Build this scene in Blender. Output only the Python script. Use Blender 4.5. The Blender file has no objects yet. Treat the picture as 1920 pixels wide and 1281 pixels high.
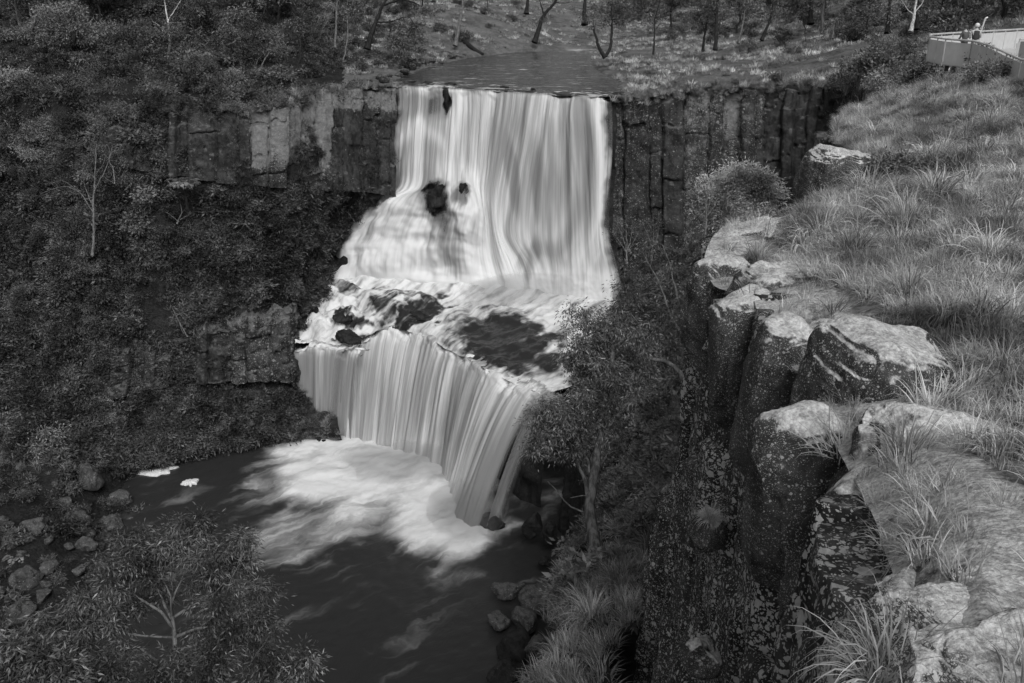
import bpy, bmesh, math, random
import numpy as np
from mathutils import Vector, Matrix

# ------------------------------------------------------------------ camera, sky, sun, exposure
SC = bpy.context.scene
COL = SC.collection
PITCH = math.radians(21.2)
FPX = 1700.0
cam_data = bpy.data.cameras.new("camera")
cam_data.sensor_width = 36.0
cam_data.lens = 36.0 * FPX / 1920.0
cam_data.clip_start = 0.1
cam_data.clip_end = 3000.0
cam = bpy.data.objects.new("camera", cam_data)
COL.objects.link(cam)
cam.location = (0, 0, 0)
cam.rotation_euler = (math.radians(90) - PITCH, 0, 0)
SC.camera = cam

SUN_EL, SUN_AZ = math.radians(48), math.radians(168)     # azimuth clockwise from +Y: behind the camera, a little to the right
world = bpy.data.worlds.new("World")
SC.world = world
world.use_nodes = True
wn = world.node_tree
wn.nodes.clear()
sky = wn.nodes.new('ShaderNodeTexSky')
sky.sky_type = 'NISHITA'
sky.sun_disc = False
sky.sun_elevation = SUN_EL
sky.sun_rotation = SUN_AZ
sky.dust_density = 4.0
bw = wn.nodes.new('ShaderNodeRGBToBW')                   # black and white photograph: a neutral sky
bg = wn.nodes.new('ShaderNodeBackground')
bg.inputs['Strength'].default_value = 0.13
wo = wn.nodes.new('ShaderNodeOutputWorld')
wn.links.new(sky.outputs[0], bw.inputs[0])
wn.links.new(bw.outputs[0], bg.inputs['Color'])
wn.links.new(bg.outputs[0], wo.inputs['Surface'])

sun_data = bpy.data.lights.new("sun", 'SUN')
sun_data.energy = 1.6
sun_data.angle = math.radians(25)
sun_data.color = (1.0, 1.0, 1.0)
sun = bpy.data.objects.new("sun", sun_data)
COL.objects.link(sun)
sd = Vector((math.sin(SUN_AZ) * math.cos(SUN_EL), math.cos(SUN_AZ) * math.cos(SUN_EL), math.sin(SUN_EL)))
sun.rotation_euler = sd.to_track_quat('Z', 'Y').to_euler()

SC.view_settings.view_transform = 'Standard'
SC.view_settings.look = 'None'
SC.view_settings.gamma = 1.0
SC.view_settings.exposure = 0.0
SC.render.engine = 'CYCLES'
SC.cycles.max_bounces = 6
SC.cycles.transparent_max_bounces = 16
SC.cycles.caustics_reflective = False
SC.cycles.caustics_refractive = False

# ------------------------------------------------------------------ helpers
CP, SP = math.cos(PITCH), math.sin(PITCH)

def U(u, v, D):
    """world point at photograph pixel (u, v) and depth D along the view axis"""
    ty = (640.5 - v) / FPX
    return np.array([D * (u - 960) / FPX, D * (CP + ty * SP), D * (-SP + ty * CP)])

def UZ(u, v, z):
    ty = (640.5 - v) / FPX
    return U(u, v, z / (-SP + ty * CP))

def UP(u, v, P0, n, o):
    """pixel ray met with the vertical plane through P0, normal n, moved o metres along n"""
    d = U(u, v, 1.0)
    return d * ((P0 @ n + o) / (d @ n))

def proj(P):
    P = np.asarray(P, float)
    D = P[..., 1] * CP - P[..., 2] * SP
    up = P[..., 1] * SP + P[..., 2] * CP
    return 960 + FPX * P[..., 0] / D, 640.5 - FPX * up / D, D

def _h(ix, iy, iz, seed):
    h = (ix.astype(np.uint32) * np.uint32(374761393) + iy.astype(np.uint32) * np.uint32(668265263)
         + iz.astype(np.uint32) * np.uint32(2246822519) + np.uint32((seed * 3266489917) & 0xffffffff))
    h = (h ^ (h >> np.uint32(13))) * np.uint32(1274126177)
    h = h ^ (h >> np.uint32(16))
    return h.astype(np.float64) / 2147483648.0 - 1.0

def vnoise(p, seed=0):
    p = np.asarray(p, float)
    i = np.floor(p).astype(np.int64)
    f = p - i
    f = f * f * f * (f * (f * 6 - 15) + 10)
    r = 0
    for a in (0, 1):
        for b in (0, 1):
            for c in (0, 1):
                w = (f[..., 0] if a else 1 - f[..., 0]) * (f[..., 1] if b else 1 - f[..., 1]) * (f[..., 2] if c else 1 - f[..., 2])
                r = r + w * _h(i[..., 0] + a, i[..., 1] + b, i[..., 2] + c, seed)
    return r

def fbm(p, scale=1.0, octaves=4, seed=0, gain=0.5):
    r, a, q = 0, 1.0, np.asarray(p, float) / scale
    for k in range(octaves):
        r = r + a * vnoise(q + 17.3 * k, seed + k)
        a *= gain
        q = q * 2.03
    return r

def smooth(a, b, x):
    t = np.clip((x - a) / (b - a), 0, 1)
    return t * t * (3 - 2 * t)

def resample(C, axis, step, curved=True):
    """resample a control grid along an axis at about step metres (Catmull-Rom or straight)"""
    C = np.moveaxis(np.asarray(C, float), axis, 0)
    n = len(C)
    L = np.linalg.norm(np.diff(C, axis=0), axis=-1)
    L = L.reshape(n - 1, -1).mean(1)
    seg, t = [], []
    for i in range(n - 1):
        k = max(1, int(round(L[i] / step)))
        seg += [i] * k
        t += [j / k for j in range(k)]
    seg.append(n - 2)
    t.append(1.0)
    seg = np.array(seg)
    t = np.array(t).reshape((-1,) + (1,) * (C.ndim - 1))
    p1, p2 = C[seg], C[seg + 1]
    if curved:
        p0 = np.where((seg > 0).reshape(t.shape), C[np.maximum(seg - 1, 0)], 2 * p1 - p2)
        p3 = np.where((seg < n - 2).reshape(t.shape), C[np.minimum(seg + 2, n - 1)], 2 * p2 - p1)
        R = 0.5 * (2 * p1 + (p2 - p0) * t + (2 * p0 - 5 * p1 + 4 * p2 - p3) * t ** 2 + (3 * p1 - p0 - 3 * p2 + p3) * t ** 3)
    else:
        R = p1 * (1 - t) + p2 * t
    return np.moveaxis(R, 0, axis)

def gnormals(P):
    a = np.gradient(P, axis=0)
    b = np.gradient(P, axis=1)
    n = np.cross(a, b)
    return n / np.maximum(np.linalg.norm(n, axis=-1, keepdims=True), 1e-9)

def mesh_np(name, V, F, smooth_=True):
    """V (n,3); F (m,k) array of polygons with k corners"""
    V = np.asarray(V, np.float32)
    F = np.asarray(F, np.int32)
    me = bpy.data.meshes.new(name)
    me.vertices.add(len(V))
    me.vertices.foreach_set('co', V.ravel())
    m, k = F.shape
    me.loops.add(m * k)
    me.loops.foreach_set('vertex_index', F.ravel())
    me.polygons.add(m)
    me.polygons.foreach_set('loop_start', np.arange(0, m * k, k, dtype=np.int32))
    me.polygons.foreach_set('loop_total', np.full(m, k, np.int32))
    me.polygons.foreach_set('use_smooth', np.full(m, smooth_, bool))
    me.update(calc_edges=True)
    me.validate()
    return me

def attr(me, name, vals):
    a = me.attributes.new(name, 'FLOAT', 'POINT')
    a.data.foreach_set('value', np.asarray(vals, np.float32).ravel())

def grid_faces(n, m):
    i = np.arange(n * m).reshape(n, m)
    return np.stack([i[:-1, :-1], i[:-1, 1:], i[1:, 1:], i[1:, :-1]], -1).reshape(-1, 4)

def link(name, me, mat=None, parent=None):
    o = bpy.data.objects.new(name, me)
    COL.objects.link(o)
    if mat is not None and me is not None and not me.materials:
        for x in (mat if isinstance(mat, (list, tuple)) else [mat]):
            me.materials.append(x)
    if parent is not None:
        o.parent = parent
    return o

def tag(o, label=None, cat=None, group=None, kind=None):
    if label: o['label'] = label
    if cat: o['category'] = cat
    if group: o['group'] = group
    if kind: o['kind'] = kind
    return o

def empty(name, loc, label, cat, group=None, rz=0.0):
    o = bpy.data.objects.new(name, None)
    o.empty_display_size = 0.2
    COL.objects.link(o)
    o.location = loc
    o.rotation_euler = (0, 0, rz)
    return tag(o, label, cat, group)

def copy_tree(o, parent=None):
    c = o.copy()
    COL.objects.link(c)
    if parent is not None:
        c.parent = parent
    for ch in list(o.children):
        copy_tree(ch, c)
    return c

def sheet(name, P, mat, attrs=None, uv=None, kind='structure', flip=False):
    n, m = P.shape[:2]
    F = grid_faces(n, m)
    if flip: F = F[:, ::-1]
    me = mesh_np(name, P.reshape(-1, 3), F)
    for k, v in (attrs or {}).items():
        attr(me, k, v)
    if uv is not None:
        l = me.uv_layers.new(name='UVMap')
        idx = np.empty(len(me.loops), np.int32)
        me.loops.foreach_get('vertex_index', idx)
        l.data.foreach_set('uv', uv.reshape(-1, 2)[idx].astype(np.float32).ravel())
    o = link(name, me, mat)
    if kind: o['kind'] = kind
    return o

# ------------------------------------------------------------------ materials (the photograph is black and white: every colour is a grey)
def nd(nt, t, ins=None, **kw):
    n = nt.nodes.new(t)
    for k, v in kw.items():
        setattr(n, k, v)
    for k, v in (ins or {}).items():
        s = n.inputs[k]
        if isinstance(v, bpy.types.NodeSocket):
            nt.links.new(v, s)
        elif isinstance(v, (int, float)) and s.type in ('RGBA',):
            s.default_value = (v, v, v, 1)
        elif isinstance(v, (int, float)) and s.type == 'VECTOR':
            s.default_value = (v, v, v)
        else:
            s.default_value = v
    return n

def newmat(name):
    m = bpy.data.materials.new(name)
    m.use_nodes = True
    m.node_tree.nodes.clear()
    out = m.node_tree.nodes.new('ShaderNodeOutputMaterial')
    return m, m.node_tree, out

def ramp(nt, fac, a, b, lo=0.0, hi=1.0, kind='SMOOTHSTEP'):
    n = nd(nt, 'ShaderNodeMapRange', {0: fac, 1: lo, 2: hi, 3: a, 4: b}, interpolation_type=kind)
    return n.outputs[0]

def math_(nt, op, a, b=0.0, clamp=False):
    return nd(nt, 'ShaderNodeMath', {0: a, 1: b}, operation=op, use_clamp=clamp).outputs[0]

def mixf(nt, f, a, b):
    return nd(nt, 'ShaderNodeMix', {0: f, 2: a, 3: b}, data_type='FLOAT').outputs[0]

def noise(nt, vec, scale, detail=4, rough=0.55, dist=0.0):
    return nd(nt, 'ShaderNodeTexNoise', {'Vector': vec, 'Scale': scale, 'Detail': detail, 'Roughness': rough, 'Distortion': dist}).outputs[0]

def mapping(nt, vec, scale):
    return nd(nt, 'ShaderNodeMapping', {'Vector': vec, 'Scale': scale}).outputs[0]

def rock_mat(name, dark=0.03, light=0.09, lich=0.32, lsize=1.0, lcov=0.5, moss=0.0, mossv=0.3, mossr=0.12, moss_lo=0.35, bump=0.6, fine=1.0, strength=1.0, crust=0.0, soil=None):
    """basalt: mottled dark stone, round pale lichen spots gathered in patches, vertical stains, moss where it faces up"""
    m, nt, out = newmat(name)
    co = nd(nt, 'ShaderNodeTexCoord').outputs['Object']
    n1 = noise(nt, co, 0.5 / fine, 6, 0.65)
    n2 = noise(nt, co, 3.0 / fine, 8, 0.7)
    stain = noise(nt, mapping(nt, co, (1.2 / fine, 1.2 / fine, 0.12 / fine)), 1.5, 4, 0.6)
    base = mixf(nt, ramp(nt, math_(nt, 'ADD', math_(nt, 'MULTIPLY', n1, 0.6), math_(nt, 'MULTIPLY', n2, 0.4)), 0, 1, 0.35, 0.68), dark, light)
    base = mixf(nt, ramp(nt, stain, 0, 0.75, 0.5, 0.66), base, dark * 0.6)
    # lichen
    warp = nd(nt, 'ShaderNodeTexNoise', {'Vector': co, 'Scale': 6.0 / lsize, 'Detail': 4.0}).outputs[1]
    vec = nd(nt, 'ShaderNodeVectorMath', {0: co, 1: nd(nt, 'ShaderNodeVectorMath', {0: warp, 1: (0.16 * lsize,) * 3}, operation='MULTIPLY').outputs[0]}, operation='ADD').outputs[0]
    patch = noise(nt, co, 0.9 / lsize ** 0.5, 5, 0.6)
    at = nd(nt, 'ShaderNodeAttribute', attribute_name='lichen').outputs['Fac']
    pm = math_(nt, 'ADD', patch, math_(nt, 'MULTIPLY', at, 0.28))
    masks = []
    for sc, cover in ((4.0, 0.30), (9.0, 0.34), (22.0, 0.36)):
        vo = nd(nt, 'ShaderNodeTexVoronoi', {'Vector': vec, 'Scale': sc / lsize})
        rnd = nd(nt, 'ShaderNodeSeparateColor', {0: vo.outputs['Color']}).outputs[0]
        r = math_(nt, 'MULTIPLY', math_(nt, 'SUBTRACT', math_(nt, 'ADD', rnd, pm), 1.25 - lcov), cover * 1.5)
        masks.append(ramp(nt, math_(nt, 'SUBTRACT', r, vo.outputs['Distance']), 0, 1, -0.02, 0.06))
    lm = math_(nt, 'MAXIMUM', math_(nt, 'MAXIMUM', masks[0], masks[1]), masks[2])
    if crust:
        cm = ramp(nt, math_(nt, 'ADD', math_(nt, 'MULTIPLY', at, 0.15), math_(nt, 'ADD', math_(nt, 'MULTIPLY', noise(nt, co, 1.6, 9, 0.85), 0.6), math_(nt, 'MULTIPLY', noise(nt, mapping(nt, co, (1, 1, 0.25)), 0.9, 4, 0.6), 0.4))), 0, crust, 0.60, 0.70)
        lm = math_(nt, 'MAXIMUM', lm, cm)
    ltone = mixf(nt, n2, lich * 0.35, lich * 1.35)
    col = mixf(nt, math_(nt, 'MULTIPLY', lm, 0.85), base, ltone)
    bmp_h = math_(nt, 'ADD', noise(nt, co, 2.2 / fine, 10, 0.65), math_(nt, 'MULTIPLY', lm, 0.05))
    if moss > 0:
        nz = nd(nt, 'ShaderNodeSeparateXYZ', {0: nd(nt, 'ShaderNodeNewGeometry').outputs['Normal']}).outputs[2]
        mn = noise(nt, co, 1.6 / fine, 6, 0.65)
        mn2 = noise(nt, co, 7.0 / fine, 6, 0.7)
        mm = ramp(nt, math_(nt, 'ADD', nz, math_(nt, 'MULTIPLY', math_(nt, 'SUBTRACT', mn, 0.5), 1.3)), 0, moss, moss_lo, moss_lo + 0.3)
        mt = mixf(nt, ramp(nt, math_(nt, 'ADD', math_(nt, 'MULTIPLY', mn2, 0.6), math_(nt, 'MULTIPLY', mn, 0.4)), 0, 1, 0.36, 0.66), mossv - mossr, mossv + mossr)
        col = mixf(nt, mm, col, mt)
        pil = nd(nt, 'ShaderNodeTexVoronoi', {'Vector': co, 'Scale': 16.0 / fine, 'Randomness': 1.0}, feature='SMOOTH_F1').outputs['Distance']
        bmp_h = math_(nt, 'ADD', bmp_h, math_(nt, 'MULTIPLY', math_(nt, 'MULTIPLY', math_(nt, 'SUBTRACT', mn2, math_(nt, 'MULTIPLY', pil, 0.8)), 0.35), mm))
    if soil:
        sn = noise(nt, co, 5.0, 8, 0.75)
        sm = ramp(nt, math_(nt, 'ADD', nd(nt, 'ShaderNodeAttribute', attribute_name='soil').outputs['Fac'], math_(nt, 'MULTIPLY', math_(nt, 'SUBTRACT', noise(nt, co, 1.4, 6, 0.7), 0.5), 1.6)), 0, 1, 0.4, 0.6)
        col = mixf(nt, sm, col, ramp(nt, sn, soil[0], soil[1], 0.36, 0.64))
        bmp_h = math_(nt, 'ADD', bmp_h, math_(nt, 'MULTIPLY', sn, 0.6))
    bp = nd(nt, 'ShaderNodeBump', {'Strength': strength, 'Distance': bump * 0.3 * fine, 'Height': bmp_h}).outputs[0]
    cc = nd(nt, 'ShaderNodeCombineColor', {0: col, 1: col, 2: col}).outputs[0]
    bs = nd(nt, 'ShaderNodeBsdfPrincipled', {'Base Color': cc, 'Roughness': 0.85, 'Specular IOR Level': 0.25, 'Normal': bp})
    nt.links.new(bs.outputs[0], out.inputs[0])
    return m

def soil_mat(name, a, b, scale=1.0, bump=0.4):
    m, nt, out = newmat(name)
    co = nd(nt, 'ShaderNodeTexCoord').outputs['Object']
    n = math_(nt, 'ADD', math_(nt, 'MULTIPLY', noise(nt, co, 0.25 / scale, 6, 0.7), 0.5), math_(nt, 'MULTIPLY', noise(nt, co, 3.0 / scale, 8, 0.75), 0.5))
    c = ramp(nt, n, a, b, 0.36, 0.64)
    bp = nd(nt, 'ShaderNodeBump', {'Strength': 1.0, 'Distance': bump * scale, 'Height': noise(nt, co, 2.5 / scale, 10, 0.7)}).outputs[0]
    cc = nd(nt, 'ShaderNodeCombineColor', {0: c, 1: c, 2: c}).outputs[0]
    bs = nd(nt, 'ShaderNodeBsdfPrincipled', {'Base Color': cc, 'Roughness': 0.95, 'Specular IOR Level': 0.1, 'Normal': bp})
    nt.links.new(bs.outputs[0], out.inputs[0])
    return m

def leaf_mat(name, a, b, rough=0.5, spec=0.35, trans=0.25, patch=0.25):
    """each leaf its own grey between a and b, each plant a little lighter or darker"""
    m, nt, out = newmat(name)
    g = nd(nt, 'ShaderNodeNewGeometry').outputs['Random Per Island']
    oi = nd(nt, 'ShaderNodeObjectInfo').outputs['Random']
    pn = noise(nt, nd(nt, 'ShaderNodeNewGeometry').outputs['Position'], patch, 4, 0.6)
    c = math_(nt, 'MULTIPLY', math_(nt, 'MULTIPLY', ramp(nt, g, a, b, 0, 1, 'LINEAR'), ramp(nt, oi, 0.65, 1.35, 0, 1, 'LINEAR')), ramp(nt, pn, 0.42, 1.75, 0.36, 0.64))
    cc = nd(nt, 'ShaderNodeCombineColor', {0: c, 1: c, 2: c}).outputs[0]
    bs = nd(nt, 'ShaderNodeBsdfPrincipled', {'Base Color': cc, 'Roughness': rough, 'Specular IOR Level': spec})
    tr = nd(nt, 'ShaderNodeBsdfTranslucent', {'Color': cc})
    mx = nd(nt, 'ShaderNodeMixShader', {0: trans, 1: bs.outputs[0], 2: tr.outputs[0]})
    nt.links.new(mx.outputs[0], out.inputs[0])
    return m

def bark_mat(name, a, b, scale=1.0):
    m, nt, out = newmat(name)
    co = nd(nt, 'ShaderNodeTexCoord').outputs['Object']
    n = noise(nt, mapping(nt, co, (3, 3, 0.6)), 2.0 / scale, 6, 0.65)
    c = ramp(nt, n, a, b, 0.38, 0.62)
    cc = nd(nt, 'ShaderNodeCombineColor', {0: c, 1: c, 2: c}).outputs[0]
    bp = nd(nt, 'ShaderNodeBump', {'Strength': 0.7, 'Distance': 0.05 * scale, 'Height': noise(nt, mapping(nt, co, (4, 4, 0.8)), 4.0 / scale, 6, 0.7)}).outputs[0]
    bs = nd(nt, 'ShaderNodeBsdfPrincipled', {'Base Color': cc, 'Roughness': 0.85, 'Specular IOR Level': 0.2, 'Normal': bp})
    nt.links.new(bs.outputs[0], out.inputs[0])
    return m

def plain_mat(name, c, rough=0.5, metal=0.0, alpha=1.0, var=0.15):
    m, nt, out = newmat(name)
    co = nd(nt, 'ShaderNodeTexCoord').outputs['Object']
    v = ramp(nt, noise(nt, co, 3.0, 5, 0.6), c * (1 - var), c * (1 + var), 0.3, 0.7)
    cc = nd(nt, 'ShaderNodeCombineColor', {0: v, 1: v, 2: v}).outputs[0]
    bs = nd(nt, 'ShaderNodeBsdfPrincipled', {'Base Color': cc, 'Roughness': rough, 'Metallic': metal, 'Alpha': alpha})
    nt.links.new(bs.outputs[0], out.inputs[0])
    return m

def fall_mat(name, fx=1.25, fy=0.05, lo=0.30, hi=0.82):
    """silky falling water: white threads drawn out along the fall (UV in metres: x across, y down); thin where the attribute 'foam' is low"""
    m, nt, out = newmat(name)
    uv = nd(nt, 'ShaderNodeTexCoord').outputs['UV']
    n1 = noise(nt, mapping(nt, uv, (fx, fy, 1)), 1.0, 5, 0.55)
    n2 = noise(nt, mapping(nt, uv, (fx * 0.28, fy * 0.6, 1)), 1.0, 3, 0.5)
    n3 = noise(nt, mapping(nt, uv, (fx * 4.0, fy * 1.2, 1)), 1.0, 3, 0.5)
    s = math_(nt, 'ADD', math_(nt, 'ADD', math_(nt, 'MULTIPLY', n1, 0.40), math_(nt, 'MULTIPLY', n2, 0.46)), math_(nt, 'MULTIPLY', n3, 0.14))
    at = nd(nt, 'ShaderNodeAttribute', attribute_name='foam').outputs['Fac']
    c = ramp(nt, math_(nt, 'ADD', s, math_(nt, 'MULTIPLY', math_(nt, 'SUBTRACT', at, 1.0), 0.30)), lo, hi, 0.34, 0.60)
    al = ramp(nt, math_(nt, 'ADD', math_(nt, 'MULTIPLY', math_(nt, 'SUBTRACT', s, 0.5), 1.6), math_(nt, 'MULTIPLY', at, 1.15)), 0, 1, -0.05, 0.62)
    cc = nd(nt, 'ShaderNodeCombineColor', {0: c, 1: c, 2: c}).outputs[0]
    df = nd(nt, 'ShaderNodeBsdfPrincipled', {'Base Color': cc, 'Roughness': 0.7, 'Specular IOR Level': 0.15})
    tl = nd(nt, 'ShaderNodeBsdfTranslucent', {'Color': cc})
    mx = nd(nt, 'ShaderNodeMixShader', {0: 0.15, 1: df.outputs[0], 2: tl.outputs[0]})
    tr = nd(nt, 'ShaderNodeBsdfTransparent')
    fin = nd(nt, 'ShaderNodeMixShader', {0: al, 1: tr.outputs[0], 2: mx.outputs[0]})
    nt.links.new(fin.outputs[0], out.inputs[0])
    return m

def flow_mat(name, dark=0.025, white=0.82, sx=0.9, sy=0.16, rough=0.18, bump=0.15, warp=0.0, contrast=2.2):
    """moving water seen from above: dark glossy water, white water where the attribute 'foam' is high, broken into streaks along UV y"""
    m, nt, out = newmat(name)
    uv = nd(nt, 'ShaderNodeTexCoord').outputs['UV']
    if warp:
        w = nd(nt, 'ShaderNodeTexNoise', {'Vector': uv, 'Scale': 0.16, 'Detail': 4.0, 'Roughness': 0.6}).outputs[1]
        uv = nd(nt, 'ShaderNodeVectorMath', {0: uv, 1: nd(nt, 'ShaderNodeVectorMath', {0: w, 1: (warp, warp, 0)}, operation='MULTIPLY').outputs[0]}, operation='ADD').outputs[0]
    n1 = noise(nt, mapping(nt, uv, (sx, sy, 1)), 1.0, 7, 0.6, 0.4)
    n2 = noise(nt, mapping(nt, uv, (sx * 0.35, sy * 0.6, 1)), 1.0, 4, 0.5, 0.3)
    s = math_(nt, 'ADD', math_(nt, 'MULTIPLY', n1, 0.6), math_(nt, 'MULTIPLY', n2, 0.4))
    at = nd(nt, 'ShaderNodeAttribute', attribute_name='foam').outputs['Fac']
    f = ramp(nt, math_(nt, 'ADD', math_(nt, 'MULTIPLY', math_(nt, 'SUBTRACT', s, 0.5), contrast), at), 0, 1, 0.10, 1.15)
    wv = ramp(nt, math_(nt, 'ADD', s, math_(nt, 'MULTIPLY', math_(nt, 'SUBTRACT', at, 1.0), 0.15)), white * 0.60, white, 0.36, 0.60)
    cw = nd(nt, 'ShaderNodeCombineColor', {0: wv, 1: wv, 2: wv}).outputs[0]
    bp = nd(nt, 'ShaderNodeBump', {'Strength': 1.0, 'Distance': bump, 'Height': n1}).outputs[0]
    dk = nd(nt, 'ShaderNodeBsdfPrincipled', {'Base Color': dark, 'Roughness': rough, 'IOR': 1.33, 'Normal': bp})
    wh = nd(nt, 'ShaderNodeBsdfPrincipled', {'Base Color': cw, 'Roughness': 0.8, 'Specular IOR Level': 0.1, 'Normal': bp})
    mx = nd(nt, 'ShaderNodeMixShader', {0: f, 1: dk.outputs[0], 2: wh.outputs[0]})
    nt.links.new(mx.outputs[0], out.inputs[0])
    return m

M = {}
M['cliff'] = rock_mat('cliff_basalt', 0.012, 0.060, 0.24, 2.2, 0.40, moss=0.8, mossv=0.10, mossr=0.05, moss_lo=0.55, bump=0.6, fine=1.2, crust=0.75)
M['near_cliff'] = rock_mat('near_cliff_basalt', 0.012, 0.060, 0.50, 0.62, 0.66, moss=0.7, mossv=0.15, mossr=0.08, moss_lo=0.75, bump=0.35, fine=0.4)
M['mossy'] = rock_mat('mossy_rock', 0.025, 0.08, 0.42, 0.22, 0.54, moss=0.95, mossv=0.47, mossr=0.24, moss_lo=0.50, bump=0.4, fine=0.35)
M['slope'] = rock_mat('rocky_grassy_slope', 0.025, 0.08, 0.42, 0.30, 0.60, moss=0.95, mossv=0.42, mossr=0.24, moss_lo=0.45, bump=0.4, fine=0.35, soil=(0.04, 0.20))
M['slab'] = rock_mat('lichened_slab', 0.06, 0.16, 0.62, 0.22, 0.92, moss=0.9, mossv=0.46, mossr=0.26, moss_lo=0.62, bump=0.4, fine=0.25)
M['shore_rock'] = rock_mat('shore_rock', 0.03, 0.10, 0.22, 0.9, 0.50, moss=0.6, mossv=0.10, mossr=0.05, moss_lo=0.6, bump=0.5, fine=1.0)
M['wet_rock'] = rock_mat('wet_rock', 0.010, 0.035, 0.08, 1.0, 0.2, bump=0.6, fine=1.2)
M['scrub_soil'] = soil_mat('scrub_soil', 0.012, 0.05, 1.5, 0.5)
M['bank_soil'] = soil_mat('bank_soil', 0.05, 0.19, 1.2, 0.3)
M['slope_soil'] = soil_mat('slope_soil', 0.025, 0.10, 0.5, 0.2)
M['fall'] = fall_mat('falling_water')
M['shelf'] = flow_mat('shelf_water', 0.022, 0.72, 0.16, 0.9, 0.22, 0.2, warp=3.0, contrast=2.6)
M['pool'] = flow_mat('pool_water', 0.028, 0.72, 0.45, 0.10, 0.28, 0.12, warp=6.0, contrast=2.2)
M['river'] = flow_mat('river_water', 0.025, 0.6, 0.25, 1.2, 0.12, 0.35, contrast=3.0)
# ------------------------------------------------------------------ terrain
RIM_L = [U(*a) for a in ((-700, 330, 112), (-300, 300, 118), (0, 260, 122), (130, 240, 118), (250, 220, 114.5), (320, 206, 113.5), (420, 203, 113.5),
                         (530, 180, 117), (600, 166, 122), (680, 163, 127.5), (738, 162, 130.4))]
LIP_A, LIP_B = UZ(738, 163, -13.0), UZ(1148, 187, -13.0)
RIM_R = [U(*a) for a in ((1250, 172, 116), (1340, 166, 115.5), (1440, 161, 115), (1550, 156, 113), (1612, 158, 101), (1650, 168, 86))]
RIM_N = [U(*a) for a in ((1655, 176, 78), (1600, 220, 55), (1560, 262, 41), (1628, 325, 30.5), (1505, 398, 24.2), (1345, 440, 20.5), (1328, 520, 18),
                         (1400, 545, 15.4), (1445, 600, 13.6), (1500, 690, 11.5), (1560, 830, 9), (1640, 1000, 6.6), (1690, 1260, 4.7))] \
        + [np.array(p) for p in ((0.7, 2.0, -2.6), (-0.8, 0.3, -1.85), (-1.5, -4, -1.7))]

def tps(ctrl):
    X = np.array(ctrl)[:, :2]
    z = np.array(ctrl)[:, 2]
    def k(r2):
        return np.where(r2 > 0, 0.5 * r2 * np.log(np.maximum(r2, 1e-9)), 0)
    n = len(X)
    A = np.zeros((n + 3, n + 3))
    A[:n, :n] = k(((X[:, None] - X[None]) ** 2).sum(-1)) + np.eye(n) * 20.0
    A[:n, n] = 1
    A[:n, n + 1:] = X
    A[n, :n] = 1
    A[n + 1:, :n] = X.T
    w = np.linalg.solve(A, np.concatenate([z, np.zeros(3)]))
    def f(x, y):
        x, y = np.asarray(x, float), np.asarray(y, float)
        sh = x.shape
        q = np.stack([x.ravel(), y.ravel()], -1)
        return (k(((q[:, None] - X[None]) ** 2).sum(-1)) @ w[:n] + w[n] + q @ w[n + 1:]).reshape(sh)
    return f

ctrl = list(RIM_L) + [LIP_B] + list(RIM_R) + [U(*a) for a in (
    (-300, 120, 138), (0, 110, 140), (130, 105, 142), (320, 105, 143), (530, 110, 143), (600, 115, 147), (680, 122, 151),
    (-300, 20, 160), (0, 20, 165), (320, 20, 178), (530, 20, 195), (680, 20, 225), (780, 90, 185), (720, 120, 160),
    (880, 60, 205), (860, 10, 225), (1000, 60, 245), (1000, 10, 285), (1080, 80, 235),
    (1200, 120, 156), (1150, 100, 190), (1400, 100, 168), (1300, 60, 229), (1300, 10, 320), (1500, 60, 185), (1600, 100, 130),
    (1600, 50, 165), (1600, 0, 210), (1800, 20, 160), (1800, 60, 105), (2000, 60, 90), (2000, 10, 150), (2300, 100, 70),
    (-600, -40, 420), (0, -40, 420), (600, -40, 420), (1200, -40, 420), (1800, -40, 420), (2400, -40, 420))] \
    + [UZ(u, v, -13.6) for u, v in ((800, 145), (900, 130), (1000, 120), (1060, 105), (900, 160), (1100, 160), (1050, 135), (960, 150))]
plateau_z = tps(ctrl)

RIV_L = [UZ(u, v, -13) for u, v in ((736, 163), (744, 150), (770, 138), (810, 124), (880, 109), (960, 99), (1050, 93.5), (1110, 92))]
RIV_R = [UZ(u, v, -13) for u, v in ((1150, 187), (1160, 170), (1158, 152), (1128, 136), (1106, 122), (1108, 111), (1125, 102), (1150, 96))]
def inside(poly, x, y):
    poly = np.asarray(poly)[:, :2]
    r = np.zeros(np.shape(x), bool)
    d = np.full(np.shape(x), 1e9)
    n = len(poly)
    for i in range(n):
        ax, ay = poly[i]
        bx, by = poly[(i + 1) % n]
        c = ((ay > y) != (by > y)) & (x < (bx - ax) * (y - ay) / ((by - ay) if by != ay else 1e-9) + ax)
        r ^= c
        t = np.clip(((x - ax) * (bx - ax) + (y - ay) * (by - ay)) / ((bx - ax) ** 2 + (by - ay) ** 2 + 1e-9), 0, 1)
        d = np.minimum(d, np.hypot(x - ax - t * (bx - ax), y - ay - t * (by - ay)))
    return r, np.where(r, -d, d)
RIV_POLY = np.array(RIV_L + RIV_R[::-1])

def ground_z(x, y):
    """height of the ground behind the cliff tops"""
    z = plateau_z(x, y)
    _, d = inside(RIV_POLY, x, y)
    z = np.where(d < 0, np.minimum(z, -13.5), np.minimum(np.maximum(z, -12.9), -12.8 + d * 0.5) * 1.0)
    return np.where((d >= 0) & (d < 3), np.maximum(z, -12.95), z)

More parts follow.
